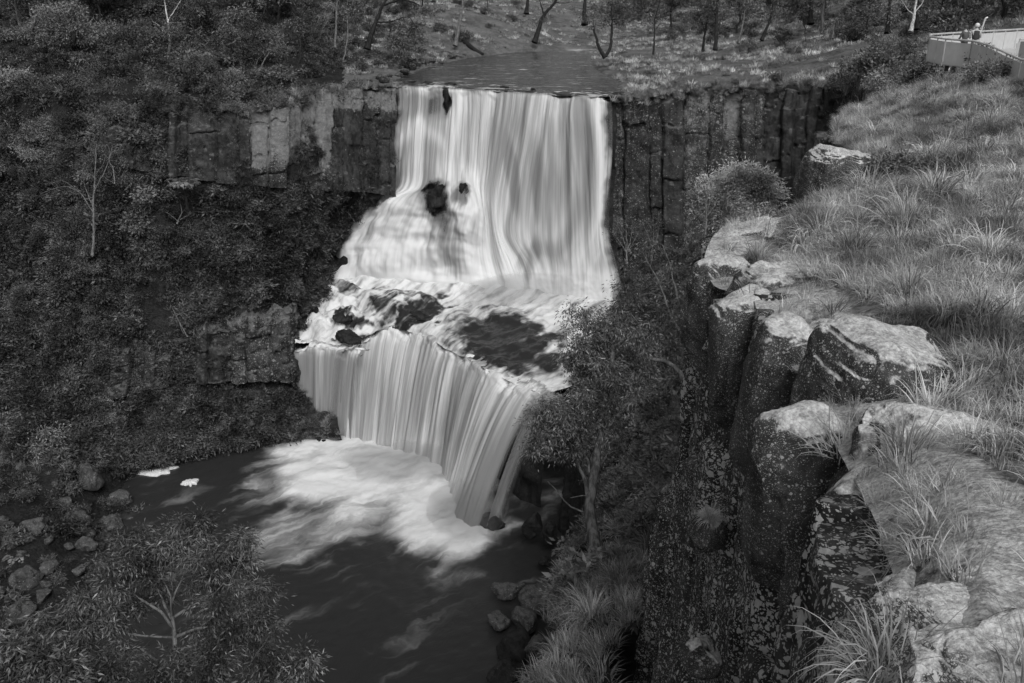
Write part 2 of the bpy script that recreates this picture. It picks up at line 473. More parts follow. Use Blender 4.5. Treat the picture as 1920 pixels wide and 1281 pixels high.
rim = np.array(RIM_L + [LIP_A + 0.35 * (LIP_B - LIP_A), LIP_A + 0.7 * (LIP_B - LIP_A), LIP_B] + RIM_R + [U(2000, 120, 66), U(2700, 120, 60)])
far = np.array([[-330 + 700 * i / (len(rim) - 1), 430, 0] for i in range(len(rim))])
T = np.array([0, 0.008, 0.02, 0.04, 0.08, 0.14, 0.22, 0.34, 0.5, 0.7, 1.0])
G = rim[None] * (1 - T[:, None, None]) + far[None] * T[:, None, None]
G = resample(resample(G, 1, 1.0, False), 0, 1.6, False)
z = ground_z(G[..., 0], G[..., 1])
lipmask = smooth(6, 1, np.abs(G[..., 1] - G[0:1, :, 1]))
G[..., 2] = z * (1 - lipmask) + np.minimum(z, G[0:1, :, 2]) * lipmask
nz_ = fbm(G, 6.0, 5, 3) * 0.45
_, dr = inside(RIV_POLY, G[..., 0], G[..., 1])
G[..., 2] += nz_ * smooth(0, 4, dr)
PLATEAU = G
# bank grass is pale, the wooded hillside soil dark
o = sheet('plateau_ground', G, M['bank_soil'])
o.data.materials.append(M['scrub_soil'])
o.data.polygons.foreach_set('material_index', ((G[:-1, :-1, 0] < -17) & (proj(G)[0][:-1, :-1] < 640)).astype(np.int32).ravel())

# left bank of the gorge, cliff foot to water (behind the separate cliff bands)
LB = [
 [(-700, 330, 112), (-300, 300, 118), (0, 260, 122), (130, 240, 118), (250, 220, 114.9), (320, 208, 114.3), (420, 206, 114.3), (530, 184, 118), (600, 170, 123), (680, 167, 128.5), (735, 168, 131.5)],
 [(-700, 420, 110), (-300, 400, 116), (0, 370, 119), (130, 330, 117), (250, 305, 114.3), (320, 310, 113.4), (420, 325, 113.4), (530, 338, 115.5), (600, 342, 121), (680, 346, 126.5), (735, 350, 130)],
 [(-700, 580, 108), (-300, 560, 114), (0, 520, 117), (130, 480, 116), (250, 460, 115), (320, 450, 115), (420, 440, 115), (510, 430, 117), (570, 415, 121), (620, 392, 126), (690, 378, 130)],
 [(-700, 760, 105), (-300, 740, 111), (0, 712, 114), (130, 680, 115), (250, 640, 116), (320, 615, 116.7), (420, 590, 117.4), (500, 572, 118.6), (540, 552, 120), (560, 500, 124.5), (620, 490, 130)],
 [(-700, 840, 104), (-300, 820, 110), (0, 785, 113), (130, 765, 115), (250, 735, 116.2), (320, 722, 116.8), (420, 714, 117.8), (500, 713, 119), (545, 712, 120), (560, 660, 122), (600, 600, 126)],
 [(-50, 1500, 0), (60, 1260, 0), (110, 1130, 0), (165, 990, 0), (225, 892, 0), (300, 866, 0), (410, 838, 0), (490, 824, 0), (545, 816, 0), (600, 812, 0), (640, 816, 0)],
 [(150, 1600, 1), (200, 1330, 1), (240, 1180, 1), (255, 1040, 1), (262, 915, 1), (330, 880, 1), (430, 850, 1), (520, 836, 1), (570, 828, 1), (620, 824, 1), (660, 828, 1)],
]
C = np.array([[U(*a) if a[2] > 1 else UZ(a[0], a[1], -55.0 if a[2] == 0 else -57.5) for a in r] for r in LB])
P = resample(resample(C, 1, 0.7, True), 0, 0.7, False)
N = gnormals(P)
if N[..., 2].mean() < 0: N = -N
P = P + N * (fbm(P, 5.0, 5, 11) * 0.8)[..., None]
LEFTBANK, LEFTBANK_N = P, N
sheet('hillside', P, M['scrub_soil'])

# right side of the gorge: talus and scrub slope under the cliffs, and the drop below it
RB = [
 [(1.8, 3, -13), (0.3, 4, -15), (-2.0, 5, -18), (-7, 9, -57)],
 [(2.0, 9, -14), (0.6, 9.5, -15.5), (-1.2, 10, -18), (-6, 14, -57)],
 [(2.9, 17.5, -14.5), (1.9, 18, -15.8), (0.55, 18.5, -17.2), (-4, 26, -57)],
 [(8.2, 27.5, -16.2), (4.4, 26, -18.2), (1.6, 26, -20.6), (-1, 32, -57)],
 [(12, 37, -17.5), (6.6, 36, -21), (2.6, 36, -25.6), (0.5, 40, -57)],
 [(20, 55, -19), (12.5, 56, -26), (6, 57, -36), (4, 59, -57)],
 [(29, 76, -21.5), (16, 76, -31.5), (6.8, 77, -42.5), (5.5, 79, -58)],
 [(35.5, 95, -25), (18, 93, -33), (6.2, 90, -40.6), (4.4, 88.5, -58)],
 [(39.5, 113, -26), (24, 112, -30), (13.5, 111, -38.4), (8, 104, -46)],
 [(42, 119, -26.5), (26, 121, -28.5), (15.5, 120, -33), (11, 116, -41)],
]
C = np.array(RB, float)
S = resample(C[:, :3], 0, 0.6, True)
S = resample(S, 1, 0.6, True)
N = gnormals(S)
if N[..., 2].mean() < 0: N = -N
S = S + N * (fbm(S, 3.5, 5, 21) * 0.5)[..., None]
RSLOPE = S
sheet('gorge_slope', S, M['scrub_soil'])

# ledge below the lookout, out of frame, that carries the tree at the bottom of the picture
gx, gy = np.meshgrid(np.linspace(-40, -1.0, 50), np.linspace(-6, 34, 50), indexing='ij')
gz = -19.3 + 0.10 * gx * 0 - 0.25 * np.maximum(gy - 14, 0) - 3.6 * np.maximum(gy - 21, 0) + 0.9 * np.maximum(6 - gy, 0) + fbm(np.stack([gx, gy, gx * 0], -1), 4, 4, 5) * 0.4
LEDGE = np.stack([gx, gy, gz], -1)
sheet('gorge_ledge', LEDGE, M['scrub_soil'])

# grassy slope on this side: rim, middle, far side
RGT = [U(*a) for a in ((2100, 130, 78), (2050, 160, 55), (2020, 215, 38), (2010, 285, 28), (2005, 335, 23.5), (2000, 385, 20.0), (2000, 445, 17.0),
                       (2000, 510, 14.6), (2000, 590, 12.6), (2000, 700, 10), (2000, 840, 7.6), (2000, 1010, 5.6), (2000, 1280, 4.3))] \
      + [np.array(p) for p in ((3.6, 2.0, -2.8), (3.0, 0.3, -2.1), (3.0, -4, -1.7))]
R0 = np.array(RIM_N)
R1 = np.array(RGT)
mid = R0 * 0.5 + R1 * 0.5 + np.array([0, 0, 0.15])
out_ = R1 + np.array([14, 0, 0.9])
C = np.stack([R0, mid, R1, R1 + np.array([1.6, 0, 0.12]), R1 + np.array([5, 0, 0.35]), out_], 1)
first = np.array([RIM_R[-1], (RIM_R[-1] + U(2050, 120, 92)) / 2, U(2050, 120, 92), U(2130, 120, 92), U(2250, 120, 92), U(2400, 120, 92)])
first0 = np.array([U(1560, 150, 116), U(1760, 120, 116), U(2050, 100, 120), U(2130, 100, 120), U(2250, 100, 120), U(2400, 100, 120)])
C = np.concatenate([[first0], [first], C], 0)
S = resample(resample(C, 0, 0.35, True), 1, 0.35, True)
dist = np.linalg.norm(S, axis=-1)
S[..., 2] += 1.3 * np.exp(-((S[..., 0] - 21.5) ** 2 + (S[..., 1] - 39) ** 2) / 40) + 1.6 * np.exp(-((S[..., 0] - 25) ** 2 + (S[..., 1] - 48) ** 2) / 40)
S[..., 2] += fbm(S, 3.0, 4, 31) * 0.22 * smooth(3, 12, dist) + fbm(S, 0.8, 3, 33) * 0.06
SLOPE = S
fd = proj(S)[2]
rimd = np.concatenate([np.zeros((S.shape[0], 1)), np.cumsum(np.linalg.norm(np.diff(S, axis=1), axis=-1), 1)], 1)
soil_ = np.where(fd < 5.6, 0.0, np.where(fd < 24, smooth(0.5, 1.9, rimd), 1.0))
sheet('grassy_slope', S, M['slope'], {'soil': soil_})
rimd = rimd[:-1, 1:]
RIMD = rimd

# ------------------------------------------------------------------ cliffs: jointed basalt columns
def cliff(name, top, bot, mat, step, colw, blockh, depth, seed, lichen_fn=None, rough=0.12, curved=False, out_sign=1.0, cap=0.0, topdrop=0.0, bias=0.0):
    """a wall between a top and a bottom line, broken into columns of uneven width and blocks of uneven height"""
    rng = np.random.default_rng(seed)
    C = np.stack([np.array(top), np.array(bot)], 0)
    P = resample(resample(C, 1, step, curved), 0, step, False)
    nv, nu = P.shape[:2]
    s = np.concatenate([[0], np.cumsum(np.linalg.norm(np.diff(P[0], axis=0), axis=-1))])
    edges, w = [0.0], 0
    while edges[-1] < s[-1]:
        edges.append(edges[-1] + colw * rng.uniform(0.45, 1.6))
    edges = np.array(edges)
    wob = fbm(P * np.array([0, 0, 1]) + s[None, :, None] * np.array([0.25, 0, 0]), 3.0, 3, seed) * 0.10 * colw
    ss = s[None, :] + wob
    ci = np.clip(np.searchsorted(edges, ss) - 1, 0, len(edges) - 2)
    e0, e1 = edges[ci], edges[ci + 1]
    du = np.minimum(ss - e0, e1 - ss)
    off = rng.uniform(-1, 1, len(edges))[ci] * depth
    H = np.linalg.norm(P[-1] - P[0], axis=-1)
    h = np.linspace(0, 1, nv)[:, None] * H[None]
    phase = rng.uniform(0, blockh, len(edges))[ci]
    hb = h + phase + fbm(P, 2.5, 3, seed + 5) * 0.07 * blockh
    bi = np.floor(hb / blockh).astype(int)
    db = np.minimum(hb % blockh, blockh - hb % blockh)
    boff = (_h(ci, bi, bi * 0, seed + 9)) * depth * 0.45
    joint = smooth(0.22 * min(1, colw), 0.0, du) * depth * 0.9 * (0.4 + 0.6 * (_h(ci, bi, ci * 0, seed + 4) > -0.3)) + smooth(0.16 * min(1, blockh), 0, db) * depth * 0.5 * (_h(ci, bi, bi * 0, seed + 6) > -0.2)
    disp = off + boff - joint + fbm(P, 1.4, 5, seed + 2) * rough * 1.8 + fbm(P, 0.35, 3, seed + 3) * rough * 0.6
    t = np.linspace(0, 1, nv)[:, None]
    disp = disp * smooth(0.0, 0.03, t) - (1 - smooth(0, cap, t)) * cap * 0 if cap else disp
    disp = disp + bias
    N = np.cross(np.gradient(P, axis=1), np.array([0, 0, 1.0]))
    N[..., 2] = 0
    N = N / np.maximum(np.linalg.norm(N, axis=-1, keepdims=True), 1e-9) * out_sign
    Q = P + N * disp[..., None]
    if topdrop:
        Q[..., 2] -= (1 - t) ** 3 * topdrop * (0.5 + 0.5 * rng.uniform(-1, 1, len(edges))[ci] + 0.5 * fbm(P, 1.0, 3, seed + 8))
    # a strip that turns back over the top
    back = Q[0] - N[0] * 1.6
    back[:, 2] += 0.05
    Q = np.concatenate([back[None], Q], 0)
    li = np.zeros((nv, nu)) if lichen_fn is None else lichen_fn(P, ci, bi, t, rng)
    li = np.concatenate([li[:1], li], 0)
    o = sheet(name, Q, mat, {'lichen': li})
    return o, Q

# upper cliff on the far bank, beside the falls
def lich_left(P, ci, bi, t, rng):
    u, v, D = proj(P)
    u = u + 14 * fbm(P, 2.0, 4, 71)
    band = smooth(455, 480, u) * smooth(640, 615, u)
    r = _h(ci, ci * 0, ci * 0, 77)
    return (band * (0.9 + 1.6 * np.clip(r + 0.6, 0, 1)) * smooth(1.0, 0.55, t) + 1.6 * smooth(0.26, 0.18, t) * smooth(525, 540, u)) - 0.8 * (1 - band) * smooth(0.18, 0.3, t + 0.1 * fbm(P, 1.2, 4, 73)) - 0.15
LT = [U(*a) for a in ((120, 236, 117.5), (180, 228, 116), (250, 218, 113.8), (320, 203, 112.8), (420, 200, 112.8), (528, 196, 115), (532, 172, 115.5), (600, 163, 121), (680, 161, 127), (742, 160, 130.6))]
LBt = [U(*a) for a in ((120, 262, 117), (180, 275, 115.6), (250, 312, 113.2), (320, 330, 112.4), (420, 345, 112.6), (526, 352, 114.6), (533, 352, 115), (600, 356, 120.5), (680, 360, 126), (740, 368, 129))]
cliff('cliff', LT, LBt, M['cliff'], 0.15, 2.3, 6.5, 0.85, 5, lich_left, 0.11, topdrop=0.9)

# upper cliff on this bank, from the falls round to the grassy slope
RT = [LIP_B + np.array([0.1, 0.1, 0.15])] + [p + np.array([0, 0, 0.1]) for p in RIM_R] + [p + np.array([0, 0, 0.05]) for p in RIM_N[:4]]
RBm = [LIP_B + np.array([0.2, -0.6, -23])] + [q - np.array([0, 0, 7.0]) for q in (U(1250, 395, 114.5), U(1340, 400, 113.5), U(1440, 400, 112.5), U(1540, 420, 110), U(1602, 440, 98), U(1640, 440, 84))] \
      + [p + np.array([-0.6, -0.2, -14 + 0.6 * i]) for i, p in enumerate(RIM_N[:4])]
def lich_right(P, ci, bi, t, rng):
    u, v, D = proj(P)
    u = u + 10 * fbm(P, 2.0, 4, 72)
    r = _h(ci, bi * 0, ci * 0, 31)
    return 0.7 * r + 0.25 - 2.5 * smooth(1425, 1435, u) * smooth(1560, 1550, u) + 0.35 * smooth(0.3, 0.1, t)
cliff('cliff.001', RT, RBm, M['cliff'], 0.16, 2.1, 7.0, 0.95, 8, lich_right, 0.12, topdrop=0.9)

# lower cliff band on the far bank
L2T = [U(*a) for a in ((-320, 738, 110), (0, 712, 113.2), (100, 690, 114.3), (180, 672, 115), (250, 640, 115.2), (300, 622, 115.8), (360, 605, 116.2), (430, 590, 116.8), (500, 575, 117.6), (545, 560, 118.8), (562, 600, 122))]
L2B = [U(*a) for a in ((-320, 825, 109.6), (0, 795, 112.8), (100, 775, 114), (180, 752, 114.8), (250, 738, 115), (300, 728, 115.6), (360, 720, 116), (430, 716, 116.6), (500, 716, 117.4), (547, 716, 118.6), (560, 760, 122))]
def lich_low(P, ci, bi, t, rng):
    u, v, D = proj(P)
    return 0.55 * smooth(415, 440, u) + 0.5 * smooth(0.35, 0.1, t) - 0.1 - 1.5 * smooth(372, 385, u) * smooth(432, 420, u) * (t > 0.4)
cliff('cliff.002', L2T, L2B, M['cliff'], 0.15, 2.0, 2.2, 0.75, 15, lich_low, 0.22, topdrop=1.4)

# lower cliff on this bank, below the scrub slope
E = np.array(RB, float)
cliff('cliff.003', [p for p in E[1:, 2]], [p for p in E[1:, 3]], M['wet_rock'], 0.3, 2.6, 5.0, 0.45, 19, lambda P, ci, bi, t, rng: np.zeros(P.shape[:2]) - 0.35, 0.14, True, out_sign=-1.0, bias=-1.1)

# near cliff under the grassy rim
NT = [np.array(p) for p in RIM_N[3:]]
shift = [(-0.3, -.2), (-0.3, -.3), (-0.9, -.2), (-1.0, -.3), (-0.9, -.4), (-0.7, -.4), (-0.6, -.4), (-0.5, -.4), (-0.5, -.4), (-0.5, -.3), (-0.6, -.1), (-0.6, 0), (-0.6, 0)]
NB = [p + np.array([a, b, -11.5]) for p, (a, b) in zip(NT, shift)]
def lich_near(P, ci, bi, t, rng):
    return 0.35 * _h(ci, bi, ci * 0, 3) + 0.1
NT2 = [p + np.array([0, 0, -0.05]) for p in NT]
_, NEARC = cliff('cliff.004', NT2[:11], NB[:11], M['near_cliff'], 0.055, 1.35, 2.3, 0.36, 23, lich_near, 0.06, True, topdrop=0.25)

# ------------------------------------------------------------------ water
# river above the falls
A = np.array(RIV_L); B = np.array(RIV_R)
A2, B2 = resample(A, 0, 1.2, False), resample(B, 0, 1.2, False)
n = 120
ti = np.linspace(0, 1, n)
def atlen(Q, t):
    d = np.concatenate([[0], np.cumsum(np.linalg.norm(np.diff(Q, axis=0), axis=-1))]); d /= d[-1]
    return np.stack([np.interp(t, d, Q[:, k]) for k in range(3)], -1)
Lq, Rq = atlen(A, ti ** 1.3), atlen(B, ti ** 1.3)
w = np.linspace(-0.04, 1.04, 90)[None, :, None]
P = Lq[:, None] * (1 - w) + Rq[:, None] * w
P[..., 2] = -13.0 + fbm(P, 1.6, 4, 41) * 0.05
near_lip = smooth(0.26, 0.0, ti)[:, None]
rap = smooth(0.25, 0.55, fbm(P * np.array([1, 2.2, 1]), 2.2, 4, 43) + 0.35 * near_lip - 0.1)
rap = rap * 1.4
farw = smooth(0.86, 0.97, ti)[:, None] * smooth(0.0, 0.5, fbm(P * np.array([.5, 3, 1]), 2.5, 3, 47))
P[..., 2] += near_lip * (0.10 + 0.25 * fbm(P, 2.2, 3, 45))
foam = np.clip(rap * (0.25 + 0.5 * near_lip) + farw * 0.9, 0, 1) + 0.0 * P[..., 2]
uv = np.stack([P[..., 0], P[..., 1]], -1)
sheet('river', P, M['river'], {'foam': foam}, uv)

# first fall: rows of (u, v, metres in front of the lip plane)
dl = (LIP_B - LIP_A); dl[2] = 0; dl /= np.linalg.norm(dl)
nf = np.array([dl[1], -dl[0], 0.0])
if nf[1] > 0: nf = -nf
F1 = [
 [(739,158,-1.2),(790,158,-1.2),(835,160,-1.2),(880,162,-1.2),(930,163,-1.2),(990,167,-1.2),(1050,173,-1.2),(1100,178,-1.2),(1148,182,-1.2)],
 [(738,165,0.1),(790,164,0.1),(835,166,0.1),(880,168,0.1),(930,171,0.1),(990,175,0.1),(1050,181,0.1),(1100,185,0.1),(1148,188,0.1)],
 [(736,200,0.9),(789,200,0.9),(834,204,0.9),(879,207,1.0),(926,210,1.1),(984,215,1.2),(1048,220,1.2),(1100,224,1.2),(1149,228,1.0)],
 [(734,238,1.2),(786,234,2.0),(832,243,1.6),(877,255,1.5),(921,258,1.7),(976,262,1.8),(1047,265,1.8),(1102,268,1.8),(1149,270,1.4)],
 [(728,300,2.2),(782,300,3.0),(828,303,2.4),(876,308,2.2),(916,315,2.3),(964,320,2.5),(1045,320,2.5),(1104,320,2.5),(1146,322,1.8)],
 [(720,350,3.0),(776,350,3.8),(826,344,4.2),(876,338,3.8),(912,366,3.0),(955,380,3.0),(1044,385,3.0),(1106,385,3.0),(1142,385,2.2)],
 [(668,374,6.5),(740,374,6.5),(815,382,6.0),(880,384,5.4),(918,422,4.0),(952,440,3.6),(1044,450,3.6),(1108,450,3.5),(1144,445,2.5)],
 [(615,440,10.0),(700,440,8.8),(800,446,7.6),(868,450,6.3),(926,480,4.8),(978,492,4.2),(1048,500,4.2),(1112,500,4.0),(1156,495,2.8)],
 [(592,512,13.4),(690,512,11.2),(790,516,9.4),(870,522,7.8),(940,530,6.2),(990,538,5.8),(1050,548,5.3),(1115,556,5.0),(1170,556,4.0)],
]
C1 = np.array([[UP(u, v, LIP_A, nf, o) for u, v, o in r] for r in F1])
FALL1_C = C1
C1 = np.concatenate([C1, C1[-1:] + nf * 0.25 - np.array([0, 0, 1.4])], 0)
P = resample(resample(C1, 1, 0.14, True), 0, 0.22, True)
s_ = np.concatenate([[0], np.cumsum(np.linalg.norm(np.diff(P[1], axis=0), axis=-1))])
h_ = np.concatenate([[0], np.cumsum(np.linalg.norm(np.diff(P, axis=0), axis=-1).mean(1))])
Sg, Hg = np.meshgrid(s_, h_)
pu, pv, pd = proj(P)
q = np.stack([Sg, Hg * 0.06, Sg * 0], -1)
below = smooth(-13.3, -15.5, P[..., 2])
strand = fbm(q, 1.5, 4, 61)
casc = smooth(360, 400, pv) * smooth(930, 860, pu)
lump = fbm(np.stack([Sg, Hg * 0.5, Sg * 0], -1), 2.6, 4, 62)
foot = smooth(490, 540, pv)
disp = strand * (0.32 + 0.16 * below) * (1 - 0.7 * foot) + casc * (1 - 0.6 * foot) * (lump * 0.9 + 0.7 * fbm(np.stack([Sg * 0.4, Hg, Sg * 0], -1), 2.0, 3, 63)) + foot * fbm(P, 1.8, 4, 64) * 0.25
disp *= smooth(-12.9, -13.6, P[..., 2])
N = gnormals(P)
if (N @ nf).mean() < 0: N = -N
P = P + N * disp[..., None]
P[..., 2] += 0.45 * fbm(np.stack([Sg, Sg * 0, Sg * 0], -1), 1.9, 4, 68) * smooth(-16.5, -13.2, P[..., 2])
def ell(u, v, cu, cv, ru, rv, ang=0.0):
    a = math.radians(ang)
    x, y = (u - cu) * math.cos(a) + (v - cv) * math.sin(a), -(u - cu) * math.sin(a) + (v - cv) * math.cos(a)
    return smooth(1.25, 0.55, np.hypot(x / ru, y / rv))
lobes = fbm(np.stack([Sg + 0.25 * Hg * fbm(np.stack([Sg * 0.1, Hg * 0.03, Sg * 0], -1), 1, 2, 60), Hg * 0.05, Sg * 0], -1), 2.4, 3, 69)
foam = 0.86 + 0.30 * foot + 0.16 * smooth(250, 480, pv) + 0.26 * lobes * (1 - foot) + 0.12 * fbm(np.stack([Sg, Hg * 0.12, Sg * 0], -1), 3.0, 3, 66)
foam *= smooth(-12.6, -13.0, P[..., 2])
en = 0.8 * fbm(P, 2.2, 3, 67)
edge = smooth(-0.1, 2.4, Sg + en) * smooth(-0.1, 1.6, s_[-1] - Sg + en)
foam = foam * (0.12 + 0.88 * edge)
foam -= 0.95 * ell(pu + 4 * fbm(P, 1.2, 3, 55), pv, 836, 186, 7, 32)                      # dark gap at the lip
wu1, wv1 = pu + 9 * fbm(P * np.array([1, 1, .6]), 1.6, 3, 56), pv + 9 * fbm(P, 1.8, 3, 57)
foam -= 0.80 * ell(wu1, wv1, 818, 368, 30, 32) + 0.75 * ell(wu1, wv1, 869, 362, 14, 26) + 0.35 * ell(wu1, wv1, 828, 400, 26, 40)      # rocks in the middle
foam -= 0.22 * ell(pu, pv, 800, 425, 60, 40) + 0.18 * ell(pu, pv, 770, 470, 30, 45)
foam -= 0.35 * ell(pu, pv, 960, 330, 14, 80, -8) + 0.25 * ell(pu, pv, 1010, 340, 16, 90, -3)
foam -= 0.30 * ell(pu, pv, 1000, 480, 14, 50, 15) + 0.22 * ell(pu, pv, 975, 490, 8, 50, 18) + 0.22 * ell(pu, pv, 838, 280, 9, 70) + 0.15 * ell(pu, pv, 1100, 380, 10, 120)
foam -= 0.42 * smooth(845, 825, pu) * smooth(232, 205, pv) * smooth(166, 185, pv)
foam += 0.28 * smooth(845, 825, pu) * np.exp(-((pv - 243 - 0.012 * (pu - 785) ** 2) / 16) ** 2)
steps = fbm(np.stack([Sg * 0.55, Hg, Sg * 0], -1), 2.0, 3, 63)
foam += casc * (0.26 * steps - 0.03) * (1 - foot)
foam -= 0.45 * smooth(640, 600, pu) * smooth(430, 470, pv) * smooth(520, 490, pv)
uv = np.stack([Sg, Hg], -1)
sheet('waterfall', P, M['fall'], {'foam': foam}, uv)
BED1 = resample(resample(C1, 1, 0.5, True), 0, 0.5, True) - nf * 1.3
BED1[..., 2] -= 0.4
BED1 = BED1 + nf * (fbm(BED1, 2.0, 4, 71) * 0.45)[..., None]
sheet('falls_terrain', BED1, M['wet_rock'])

# shelf between the two falls
foot_row = FALL1_C[-1] - nf * 0.8 - np.array([0, 0, 0.2])
SH = [
 None,
 [(549,542,-40.4),(625,548,-39.9),(730,550,-39.4),(800,556,-39.2),(880,562,-39.2),(960,576,-39.2),(1040,588,-39.2),(1110,598,-39.1),(1190,600,-39.0)],
 [(557,600,-42.6),(612,602,-42.2),(690,592,-41.0),(765,598,-40.6),(835,622,-40.4),(905,652,-40.4),(990,660,-40.3),(1085,672,-40.3),(1190,685,-40.2)],
 [(553,652,-44.0),(612,645,-43.6),(664,648,-43.3),(718,617,-42.1),(790,631,-41.6),(857,664,-41.3),(925,699,-41.1),(980,726,-41.0),(1018,739,-41.0)],
]
C2 = np.array([foot_row] + [[UZ(*a) for a in r] for r in SH[1:]])
P = resample(resample(C2, 1, 0.16, True), 0, 0.16, True)
pu, pv, pd = proj(P)
rough = fbm(P * np.array([1, 1, 0.5]), 1.8, 5, 81)
hump = np.zeros(pu.shape)
for a, b, ru, rv, hh in ((650, 552, 40, 20, 1.1), (722, 572, 42, 22, 1.0), (775, 560, 40, 14, .7), (648, 596, 34, 16, .9), (700, 598, 26, 14, .8), (605, 560, 26, 20, .8), (590, 610, 26, 18, .7), (940, 590, 50, 16, .5), (860, 600, 40, 14, .4)):
    hump = hump + hh * ell(pu, pv, a, b, ru, rv, 10)
P[..., 2] += rough * 0.24 + 0.55 * smooth(760, 640, pu) * fbm(P, 1.8, 4, 83) + hump
wu, wv = pu + 26 * fbm(P, 1.6, 4, 86), pv + 12 * fbm(P, 1.6, 4, 87)
dk = np.maximum.reduce([ell(wu, wv, 950, 645, 110, 56, 14), 0.9 * ell(wu, wv, 785, 592, 66, 22, -32), 0.62 * ell(wu, wv, 655, 545, 48, 15, 8),
                        0.66 * ell(wu, wv, 768, 562, 62, 12, 8), 0.55 * ell(wu, wv, 715, 585, 30, 22), 0.75 * ell(wu, wv, 650, 600, 34, 14, 18), 0.7 * ell(wu, wv, 655, 634, 34, 15, 25), 0.9 * ell(wu, wv, 1120, 680, 60, 22, 0)])
foam = 1.05 - 1.15 * dk + 0.25 * fbm(P * np.array([1, .5, 1]), 1.2, 4, 85)
flow = (C2[-1, 6] - C2[0, 4]); ang = math.atan2(flow[0], flow[1])
fx_, fy_ = P[..., 0] * math.cos(-0.75) - P[..., 1] * math.sin(-0.75), P[..., 0] * math.sin(-0.75) + P[..., 1] * math.cos(-0.75)
uv = np.stack([fx_, fy_], -1)
sheet('shelf_water', P, M['shelf'], {'foam': foam}, uv)
bed = resample(resample(C2, 1, 0.6, True), 0, 0.6, True) - np.array([0, 0, 1.9])
sheet('shelf_terrain', bed, M['wet_rock'])

# second fall: crest to pool, thrown out a little
POOL_Z = -56.0
CR_L = [((548,655,-44.1),(553,812)), ((566,650,-43.9),(566,812)), ((590,648,-43.5),(586,813)), ((612,646,-43.2),(604,815)), ((640,652,-43.4),(624,818)), ((676,662,-43.3),(660,826))]
CR_M = [((634,656,-43.6),(616,818)), ((655,662,-43.6),(636,820)), ((672,645,-43.2),(653,825)), ((718,615,-42.1),(688,831)), ((773,622,-41.7),(733,841)), ((827,644,-41.4),(783,856)), ((857,662,-41.3),(818,874)),
        ((893,682,-41.2),(840,900)), ((940,706,-41.1),(849,940)), ((975,724,-41.0),(858,975)), ((1000,733,-41.0),(885,992)), ((1018,739,-41.0),(912,994))]
def unit_(a):
    return a / np.maximum(np.linalg.norm(a[..., :2], axis=-1, keepdims=True), 1e-6)
def curtain(name, CR, seed, foamf, setback=0.0):
    top = np.array([UZ(*a) for a, b in CR]); bot = np.array([UZ(b[0], b[1], POOL_Z) for a, b in CR])
    top, bot = resample(np.stack([top, bot]), 1, 0.12, True)
    tau = np.concatenate([np.linspace(-0.3, 0, 14)[:-1], np.linspace(0, 1, 80)])
    dxy = bot - top
    P = top[None] + dxy[None] * np.where(tau < 0, 0, tau * 0.75 + 0.25 * tau ** 2)[:, None, None]
    P[..., 2] = top[None, :, 2] + (bot[None, :, 2] - top[None, :, 2]) * (np.where(tau < 0, 0, tau) ** 1.75)[:, None] + np.where(tau < 0, -tau * 1.2, 0)[:, None] + 0.10 * np.exp(-np.clip(tau, 0, 1) * 8)[:, None]
    P[..., 2] += (0.62 * fbm(np.stack([top[:, 0], top[:, 1], top[:, 0] * 0], -1), 2.0, 4, seed + 12))[None] * np.exp(-np.clip(tau, 0, 1) * 4)[:, None]
    back = unit_(dxy) * np.array([1, 1, 0])
    P = P + back[None] * np.where(tau < 0, tau * 4.5, 0)[:, None, None]
    s = np.concatenate([[0], np.cumsum(np.linalg.norm(np.diff(P[20], axis=0), axis=-1))])
    h = np.concatenate([[0], np.cumsum(np.linalg.norm(np.diff(P, axis=0), axis=-1).mean(1))])
    S, H = np.meshgrid(s, h)
    N = gnormals(P)
    if (N @ np.array([-0.5, -0.8, 0.2])).mean() < 0: N = -N
    tt = np.clip(tau, 0, 1)[:, None]
    disp = fbm(np.stack([S, H * 0.05, S * 0], -1), 1.4, 4, seed) * (0.16 + 0.3 * tt) + fbm(P, 1.3, 3, seed + 4) * 0.45 * smooth(0.35, 0.0, tt)
    P = P + N * disp[..., None]
    pu, pv, pd = proj(P)
    f = foamf(pu, pv, S, s[-1], tt) + 0.12 * fbm(np.stack([S, H * 0.1, S * 0], -1), 2.2, 3, seed + 6)
    f = f + 0.32 * np.exp(-((tt - 0.06) / 0.14) ** 2) * (0.6 + 0.8 * fbm(np.stack([S, H * 0.1, S * 0], -1), 1.4, 3, seed + 14))
    f = f * smooth(-0.3, -0.06, tau[:, None] + 0.08 * fbm(np.stack([S[0], S[0] * 0, S[0] * 0], -1), 0.5, 3, seed + 8)[None])
    sheet(name, P, M['fall'], {'foam': f}, np.stack([S, H], -1))
    return top, bot
t1, b1 = curtain('waterfall.001', CR_L, 91, lambda pu, pv, S, L, t: (0.55 + 0.45 * smooth(0.35, 0.0, t)) * smooth(0, 0.8, S) - 0.12 * t)
t2, b2 = curtain('waterfall.002', CR_M, 95, lambda pu, pv, S, L, t: (0.35 + 0.65 * smooth(0.6, 3.0, S)) * (0.9 - 0.2 * smooth(0.3, 0.8, t) * smooth(900, 800, pv)) * (0.3 + 0.7 * smooth(0, 1.2, L - S)) - 0.45 * smooth(L * 0.82, L * 0.95, S) * t
             - 0.20 * ell(pu, pv, 800, 720, 16, 110, 8) - 0.22 * ell(pu, pv, 850, 760, 10, 90, 12))
t3, b3 = curtain('waterfall.003', [((1016,742,-41.2),(908,992)), ((1032,750,-41.2),(935,985)), ((1046,756,-41.3),(958,965))], 99, lambda pu, pv, S, L, t: 0.42 - 0.18 * t - 0.15 * smooth(0.3, 1, S / L))
